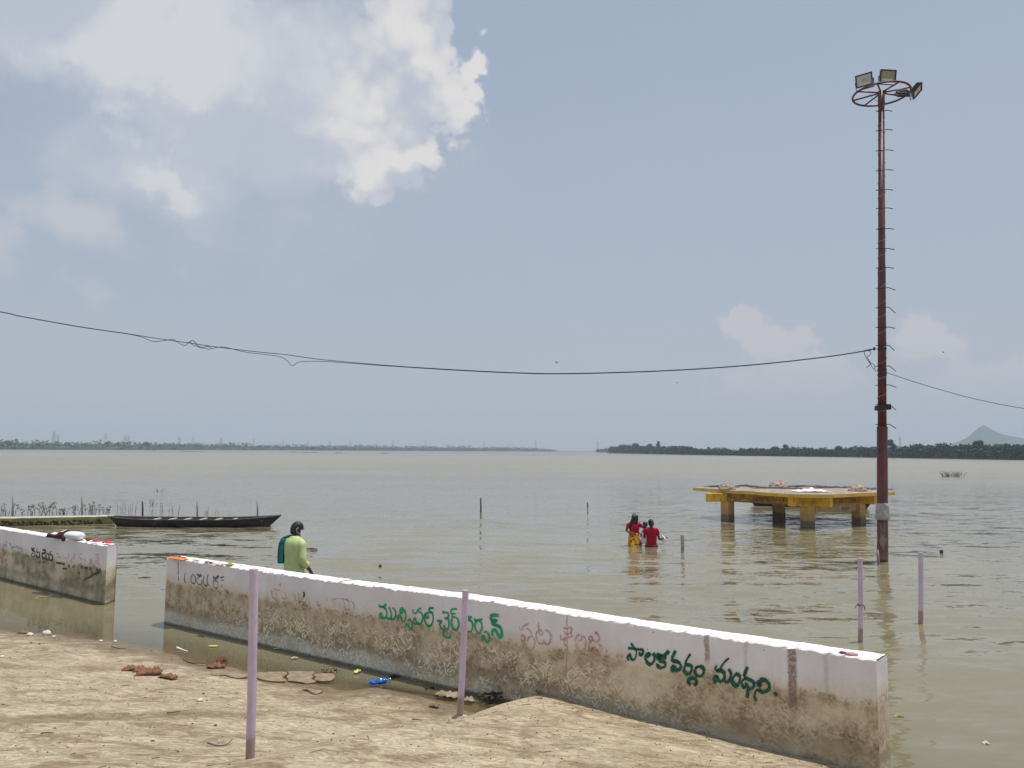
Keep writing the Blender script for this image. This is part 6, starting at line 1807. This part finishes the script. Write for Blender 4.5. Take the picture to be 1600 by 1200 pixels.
# folded maroon cloth with a white edge
p = ontop(92, 840)
mb = MB(); rows = []
for i in range(15):
    t = i / 14; x = (t - .5) * .44
    hgt = .035 + .075 * t + .015 * math.sin(t * 9)
    rows.append([Vector((x, -.10 + .02 * math.sin(t * 5), 0)), Vector((x, -.115, hgt * .5)), Vector((x + .01, -.08, hgt)), Vector((x + .015, .0, hgt * 1.15 + .008 * math.sin(t * 14))), Vector((x, .09, hgt * .9)), Vector((x, .11, hgt * .4)), Vector((x, .10, 0))])
mb.loft(rows)
fc = mb.build('folded_cloth', cloth_mat('maroon_cloth', (0.075, 0.022, 0.022), .3, 9), None, 'folded maroon cloth with a white border on top of the left wall', 'cloth', loc=p, smooth=True)
fc.rotation_euler.z = -.5
mb = MB(); mb.add([(x, y, z) for x, y, z in sum([[(r_[2].x, r_[2].y - .004, r_[2].z + .006), (r_[3].x, r_[3].y, r_[3].z + .012), (r_[4].x, r_[4].y, r_[4].z + .01)] for r_ in rows], [])], [(3 * i + k, 3 * i + k + 1, 3 * i + k + 4, 3 * i + k + 3) for i in range(14) for k in range(2)])
mb.build('white_border', cloth_mat('white_cotton', (.7, .7, .7)), fc, smooth=True)
mb = MB(); mb.tube([(-.30, -.02, .03), (-.24, -.05, .035), (-.19, -.06, .03)], [.015, .03, .04], 8); mb.build('loose_fold', cloth_mat('maroon_cloth', (0.075, 0.022, 0.022)), fc, smooth=True)
p = ontop(116, 843)
mb = MB(); rows = []
for i in range(13):
    t = i / 12; x = (t - .5) * .39; e_ = 1 - abs(2 * t - 1) ** 4 * .35
    rows.append([Vector((x, math.cos(a) * .11 * e_, .070 + math.sin(a) * .072 * e_ * (1 + .06 * noise.noise(Vector((t * 5, a * 2, 1)))))) for a in [2 * math.pi * k / 14 for k in range(14)]])
mb.loft(rows)
b_ = mb.build('white_bag', cloth_mat('white_bag', (.74, .74, .82), .05, 8, .3), None, 'plump white bag lying on the left wall beside the maroon cloth', 'bag', loc=p, smooth=True); b_.rotation_euler.z = -.45
lump('pouch', 99, 845, (.035, .03, .05), mat('navy_pouch', (.03, .03, .07), .7), 'small navy pouch hanging over the edge of the left wall under the white bag', 'pouch', 3)
BRN = mat('brown_coconut', (.20, .085, .03), .9, .4, 14, bump=.8)
lump('coconut_husk', 126, 842.5, (.06, .05, .045), BRN, 'larger brown coconut husk on the left wall, next to the white bag', 'husk', 4, jit=.2)
lump('coconut_husk', 138, 844.5, (.05, .045, .03), BRN, 'smaller flat brown husk on the left wall, between the larger husk and the red scraps', 'husk', 5, jit=.25)
REDF = mat('red_scrap', (.50, .03, .06), .8, .3, 20)
for px, py, L_, lb, sd_ in ((149.5, 847.5, .13, 'crumpled bright red cloth scrap, nearer the husks, on the left wall', 31), (168, 849.5, .17, 'crumpled red cloth scrap at the very end of the left wall', 32)):
    p = ontop(px, py); crumple('red_cloth', p, L_, .10, .06, REDF, lb, 'cloth', sd_, rz=-.5, n=(10, 6))
# offerings and stains on the left end of the long wall
ORG = mat('orange_powder', (.62, .22, .05), .95, .3, 18, dirt=(.55, .10, .04), dirt_amt=.5)
p = onz(276, 872.5, WH + .01); crumple('orange_powder', p, .42, .12, .012, ORG, 'patch of orange offering powder at the left end of the long wall top', 'powder', 41, rz=math.atan2(WD.y, WD.x), n=(16, 6))
p = onz(282, 871, WH + .012); crumple('dark_leaf', p, .26, .05, .018, mat('dry_leaf', (.16, .06, .04), .9), 'curled dark leaf lying in the orange powder', 'leaf', 42, rz=-.55, n=(10, 4))
p = onz(308, 875, WH + .012); crumple('white_flower_scraps', p, .14, .08, .03, mat('cream_scrap', (.72, .66, .50), .9), 'cream scraps on the long wall right of the orange powder', 'scraps', 43, rz=-.5, n=(8, 5))
p = onz(326, 878.5, WH + .012); crumple('dark_leaf', p, .17, .04, .015, mat('dark_scrap', (.09, .06, .07), .9), 'narrow dark strip on the long wall between cream and pink scraps', 'scraps', 44, rz=-.55, n=(8, 4))
p = onz(341, 881.5, WH + .012); crumple('pink_scraps', p, .16, .10, .03, mat('pink_scrap', (.72, .52, .58), .9), 'pale pink scraps on the long wall left of the green leaf', 'scraps', 45, rz=-.5, n=(8, 5))
p = onz(359, 883, WH + .012); crumple('green_leaf', p, .13, .08, .03, mat('green_leaf', (.25, .36, .04), .7), 'fresh yellow-green leaf on the long wall near its left end', 'leaf', 46, rz=-.3, n=(8, 5))
p0, p1 = onz(528, 909.5, WH + .02), onz(558, 906, WH + .05)
mb = MB(); mb.tube([p0 - p0, (p1 - p0) * .5 + Vector((0, 0, .01)), p1 - p0], [.004, .007, .005], 6); mb.build('dry_stalk', mat('straw', (.50, .33, .12), .8), None, 'dry straw-coloured stalk on the long wall right of the man', 'stalk', loc=p0)
p = onz(1316, 1021, WH + .012); lump('black_scrap', 1316, 1021.5, (.028, .018, .012), mat('dark_scrap', (.09, .06, .07)), 'small black scrap on the long wall top near its right end', 'scraps', 47)
p = onz(1330, 1021, WH + .012); crumple('red_scrap', p, .10, .05, .012, mat('pale_red', (.60, .30, .30), .9), 'pale red scrap beside the black one near the right end of the wall top', 'scraps', 48, rz=-.5, n=(6, 4))

# ------------------------------------------------------------ litter and debris on the bank
def gpt(px, py):
    """where a pixel's sight line meets the bank"""
    d = px_ray(px, py); t0, t1 = 3.0, 14.0
    def surf(P):
        z = ground_z(P.x, P.y)
        # the raised ramp lies to the right of its left edge
        return z
    for _ in range(40):
        tm = (t0 + t1) / 2; P = CAM + d * (tm / d.y)
        if P.z > surf(P): t0 = tm
        else: t1 = tm
    P = CAM + d * (t0 / d.y); P.z = max(P.z, 0.0)
    return P
def flake(name, px, py, L_, W_, h, m, label, cat, seed, rz=0.0, group=None, n=(10, 6), water=False):
    p = onz(px, py, 0.004) if water else gpt(px, py)
    return crumple(name, Vector((p.x, p.y, p.z + .004)), L_, W_, h, m, label, cat, seed, rz=rz, n=n, group=group)
LEAFB = mat('brown_dead_leaf', (.19, .085, .045), .8, .3, 18)
lg = 'dead brown leaves on the mud'
flake('dead_leaf', 208, 1047, .22, .11, .05, LEAFB, 'dead brown leaf on the mud, upper left of the leaf group', 'leaf', 51, .2, lg)
flake('dead_leaf', 220, 1049, .16, .08, .04, LEAFB, 'dead brown leaf touching the upper left one in the leaf group', 'leaf', 57, .5, lg)
flake('dead_leaf', 233, 1054, .26, .13, .07, LEAFB, 'largest curled dead brown leaf in the middle of the leaf group', 'leaf', 52, .3, lg)
flake('dead_leaf', 262, 1060, .22, .09, .05, LEAFB, 'dead brown leaf at the lower right of the leaf group', 'leaf', 53, -.3, lg)
flake('dead_leaf', 338, 1044, .20, .11, .06, LEAFB, 'curled brown leaf at the edge of the water left of the tall pipe', 'leaf', 54, .1, lg)
flake('dead_leaf', 347, 1037, .13, .07, .06, mat('dark_red_leaf', (.12, .045, .035), .8), 'small dark leaf just behind the curled brown one by the water', 'leaf', 55, .6, lg)
WST = mat('white_stone', (.66, .60, .50), .9, .15, 14)
for px, py, r_, lb in ((73, 992, .055, 'larger white lump at the water edge on the left'), (47, 993, .035, 'smaller white lump left of the larger one'), (84, 996, .022, 'tiny pale pebble right of the larger white lump'), (157, 1002.5, .022, 'tiny pale pebble at the water edge, left of the wall gap'), (180, 1003.5, .022, 'tiny pale pebble at the water edge below the wall gap'), (312, 1096, .024, 'small white scrap lying on the mud left of the tall pipe'), (3, 1028, .025, 'small pale pebble at the left edge of the mud')):
    p = gpt(px, py); mb = MB(); mb.ell((0, 0, r_ * .4), (r_ * 1.2, r_, r_ * .75), 10, 6, jit=.2, rr=random.Random(px)); mb.build('pale_stone', WST, None, lb, 'stone', 'pale stones by the water', loc=p, smooth=True)
flake('soggy_bundle', 37, 990, .14, .08, .05, mat('brown_rag', (.20, .13, .08), .9), 'small brown rag left of the white lumps', 'rag', 56, .1)
def twig(pts, r, m, label, name='twig', cat='twig', z=.01, group=None):
    P = [gpt(x, y) + Vector((0, 0, z + dz)) for x, y, dz in pts]
    o0 = P[0].copy(); mb = MB(); n = len(P)
    P = catmull([p - o0 for p in P], 4); mb.tube(P, [r * (1 - .6 * i / len(P)) for i in range(len(P))], 6)
    return mb.build(name, m, None, label, cat, group, loc=o0, smooth=True)
twig([(324, 1165, .012), (338, 1167, 0), (352, 1166, .0), (363, 1162, .02)], .007, DKT, 'dark curved twig on the mud left of the tall pipe')
twig([(261, 1116, 0), (272, 1116, .01), (281, 1113, .0)], .006, DKT, 'short dark twig in the middle of the mud')
twig([(276, 1017.5, .01), (283, 1019, .0), (293, 1022, .0)], .014, mat('bone_white', (.66, .62, .55), .8), 'white bone-like twig at the water edge below the wall gap')
twig([(174, 1012, .01), (185, 1014, 0), (197, 1014.5, 0)], .008, DKT, 'short dark stick at the water edge left of the gap')
twig([(286, 1034, .02), (300, 1037, .0), (318, 1040, .02), (328, 1043, 0)], .011, mat('drift_wood', (.14, .10, .075), .9), 'thin driftwood stick pointing at the curled brown leaf')
twig([(64, 1148, 0), (74, 1148.5, .01), (84, 1147, 0)], .006, DKT, 'short dark twig near the lower left of the mud')
flake('yellow_peel', 558, 1051.5, .09, .05, .04, mat('pale_peel', (.62, .62, .22), .7), 'pale yellow peel floating by the blue plastic', 'peel', 61, 1.1, water=True)
flake('floating_leaf', 333, 1010, .12, .05, .012, mat('yellow_leaf', (.50, .46, .12), .7), 'yellowish leaf floating in front of the long wall near its left end', 'leaf', 62, 0, water=True)
flake('floating_leaf', 435, 1014, .13, .04, .01, mat('pale_float', (.42, .38, .28), .8), 'pale leaf floating close to the wall right of the tall pipe', 'leaf', 63, .2, water=True)
flake('floating_leaf', 460, 1029, .09, .06, .02, mat('buff_float', (.42, .32, .22), .8), 'buff scrap floating above the debris bundle', 'leaf', 64, .2, water=True)
# blue plastic: crumpled bottle
p = onz(593, 1064.5, .02)
m, g, out = new_mat('blue_plastic')
co = g.n('ShaderNodeTexCoord').outputs['Object']; n = g.noise(co, 30, 4)
principled(g, out, g.mix(g.ss(n, .45, .6), (.004, .07, .42), (.02, .20, .62)), .12, g.bump(n, .8, .01), spec=.8)
mb = MB(); rows = []
for i in range(17):
    t = i / 16; r_ = .034 * (1 if t < .72 else max(.3, 1 - (t - .72) * 3.2))
    rows.append([Vector(((t - .5) * .22, math.cos(a) * r_ * (1 + .35 * noise.noise(Vector((t * 9, math.cos(a) * 2, math.sin(a) * 2)))), math.sin(a) * r_ * .8 * (1 + .5 * noise.noise(Vector((t * 8, a, 5)))))) for a in [2 * math.pi * k / 14 for k in range(14)]])
mb.loft(rows); bo = mb.build('plastic_bottle', m, None, 'crushed bright blue plastic bottle floating at the foot of the wall', 'bottle', loc=p, smooth=False); bo.rotation_euler = (0, -.12, .25)
mb = MB(); mb.tube([(.108, 0, 0), (.128, 0, 0)], .014, 10); mb.build('cap', m, bo)
# debris bundle and dark clumps at the foot of the wall
DEB = mat('dark_debris', (.05, .038, .028), .9, .4, 20, bump=.8)
def debris(px, py, w_, n, m, label, seed, water=True, name='debris_clump', z=0.0):
    p = onz(px, py, z); rr = random.Random(seed); mb = MB()
    for k in range(n):
        a = rr.uniform(0, 3.14); c_ = Vector((rr.uniform(-.5, .5) * w_, rr.uniform(-.3, .3) * w_, rr.uniform(0, .22) * w_)); l = rr.uniform(.15, .5) * w_
        d_ = Vector((math.cos(a), math.sin(a), rr.uniform(-.4, .4))) * l * .5
        mb.tube([c_ - d_, c_ + Vector((0, 0, .01)), c_ + d_], [.008, .012, .005], 5)
    mb.ell((0, 0, 0), (w_ * .4, w_ * .25, w_ * .14), 10, 5, jit=.3, rr=rr)
    return mb.build(name, m, None, label, 'debris', 'debris by the wall', loc=p)
debris(515, 1050.5, .20, 26, mat('wet_straw', (.19, .145, .09), .9, .3, 12), 'tangled bundle of wet straw in the shallow water left of the blue bottle', 71)
debris(766, 1091, .22, 16, DEB, 'largest black debris clump wedged between the wall foot and the ramp corner', 72, z=.04)
debris(671, 1076, .10, 9, DEB, 'small black debris clump in the water at the wall foot', 73)
debris(616, 1058, .12, 8, DEB, 'black debris strip touching the wall behind the blue bottle', 74)
debris(576, 1042, .10, 7, DEB, 'small dark debris clinging to the wall foot above the peel', 75)
debris(843, 1083, .07, 5, DEB, 'tiny dark debris at the wall just above the ramp corner', 76, z=.22)
flake('torn_rag', 699, 1094, .26, .12, .055, mat('muddy_rag', (.28, .215, .15), .9, .3, 12), 'torn muddy rag at the water edge left of the leaning pipe', 'rag', 81, -.4)
flake('torn_rag', 731, 1101, .14, .08, .04, mat('muddy_rag', (.28, .215, .15)), 'torn muddy rag scrap just right of the leaning pipe foot', 'rag', 82, -.4)
flake('torn_rag', 678, 1105, .10, .07, .035, mat('brown_rag', (.20, .13, .08), .9), 'small brown rag on the mud left of the leaning pipe', 'rag', 83, -.2)
twig([(644, 1127, .008), (651, 1128, .012), (659, 1127, .0)], .007, DKT, 'short dark twig on the mud between the two near pipes')
# lifted crusts of dried mud with dark cracks under their edge
def crust(outline, label, lift, seed, m=None):
    m = mat('dry_silt_crust', (0.235, 0.18, 0.118), .92, .28, 16, bump=.6)
    P = [gpt(x, y) for x, y in outline]
    P = catmull(P + [P[0]], 6)[:-1]
    c_ = sum(P, Vector()) / len(P); mb = MB(); n = len(P)
    o_ = [Vector((p.x, p.y, p.z)) - c_ + Vector((.05 * noise.noise(p * 7), .07 * noise.noise(p * 7 + Vector((9, 9, 9))), lift + .006 * noise.noise(p * 9))) for p in P]
    in_ = [q * .85 + Vector((0, 0, .012)) for q in o_]
    lo = [q - Vector((0, 0, lift + .05)) + Vector((0, .03, 0)) for q in o_]
    ctr = Vector((0, 0, lift + .004))
    mb.add(o_ + in_ + lo + [ctr], [(k, (k + 1) % n, n + (k + 1) % n, n + k) for k in range(n)] + [(n + k, n + (k + 1) % n, 3 * n) for k in range(n)] + [(2 * n + k, 2 * n + (k + 1) % n, (k + 1) % n, k) for k in range(n)])
    return mb.build('mud_crust', m, None, label, 'mud crust', 'lifted crusts of dried mud', loc=c_)
crust([(404, 1053), (425, 1053), (446, 1056), (443, 1061), (449, 1066), (430, 1067), (412, 1064), (398, 1060)], 'left piece of the large cracked mud crust right of the tall pipe', .016, 1)
crust([(450, 1056), (472, 1057), (490, 1060), (487, 1065), (492, 1069), (470, 1069), (455, 1066), (449, 1061)], 'middle piece of the large cracked mud crust right of the tall pipe', .018, 7)
crust([(494, 1061), (510, 1063), (523, 1066), (519, 1069), (505, 1070), (496, 1068), (491, 1065)], 'right pointed piece of the large cracked mud crust by the water', .018, 9)
crust([(330, 1050), (355, 1051), (380, 1055), (388, 1059), (372, 1060), (345, 1056), (328, 1054)], 'narrow cracked mud crust just left of the tall pipe', .014, 2)
crust([(474, 1076), (490, 1079), (500, 1083), (493, 1086), (478, 1082)], 'small mud crust below the large one', .012, 3)
# scattered pebbles and bits of straw that nobody could count
mb = MB(); rr = random.Random(99)
for k in range(1100):
    x, y = rr.uniform(-7, 2.2), rr.uniform(4.0, 10.5)
    z = ground_z(x, y)
    if z < 0.0: continue
    q = Vector((x, y, 0)); 
    s_ = rr.uniform(.003, .009) * (2.0 if rr.random() < .04 else 1)
    if (W0 - q).dot(WN) < .1: continue
    zz = z + .002
    if rr.random() < .93: mb.ell((x, y, zz), (s_, s_ * .8, s_ * .6), 5, 3, jit=.2, rr=rr)
    else:
        a = rr.uniform(0, 3.14); l = rr.uniform(.015, .05); mb.tube([(x - math.cos(a) * l, y - math.sin(a) * l, zz), (x, y, zz + .004), (x + math.cos(a) * l, y + math.sin(a) * l, zz)], .0025, 3)
mb.build('grit', mat('dark_grit', (.11, .08, .055), .9, .5, 3), kind='stuff')
mb = MB()
for k in range(900):
    i = rr.randrange(2, nu - 1) if False else rr.randrange(0, len(rows_slab) - 1); r_ = rows_slab[i]; p = r_[rr.randrange(2, len(r_) - 2)]
    if p.y < 3.5: continue
    s_ = rr.uniform(.003, .008)
    if rr.random() < .94: mb.ell(p + Vector((rr.uniform(-.05, .05), 0, .002)), (s_, s_ * .8, s_ * .6), 5, 3, jit=.2, rr=rr)
    else:
        a = rr.uniform(0, 3.14); l = rr.uniform(.015, .05); mb.tube([p + Vector((-math.cos(a) * l, -math.sin(a) * l, .004)), p + Vector((0, 0, .006)), p + Vector((math.cos(a) * l, math.sin(a) * l, .004))], .0025, 3)
mb.build('grit', mat('dark_grit', (.11, .08, .055)), kind='stuff')
# ------------------------------------------------------------ humid air
mb = MB(); mb.box((0, 1775, 61), (7040, 3650, 130))
m, g, out = new_mat('humid_air')
pv = g.n('ShaderNodeVolumePrincipled')
pv.inputs['Color'].default_value = (0.74, 0.87, 1.0, 1)
pv.inputs['Density'].default_value = 0.00036
pv.inputs['Anisotropy'].default_value = 0.0
g.t.links.new(pv.outputs[0], out.inputs['Volume'])
mb.build('haze', m, kind='stuff')
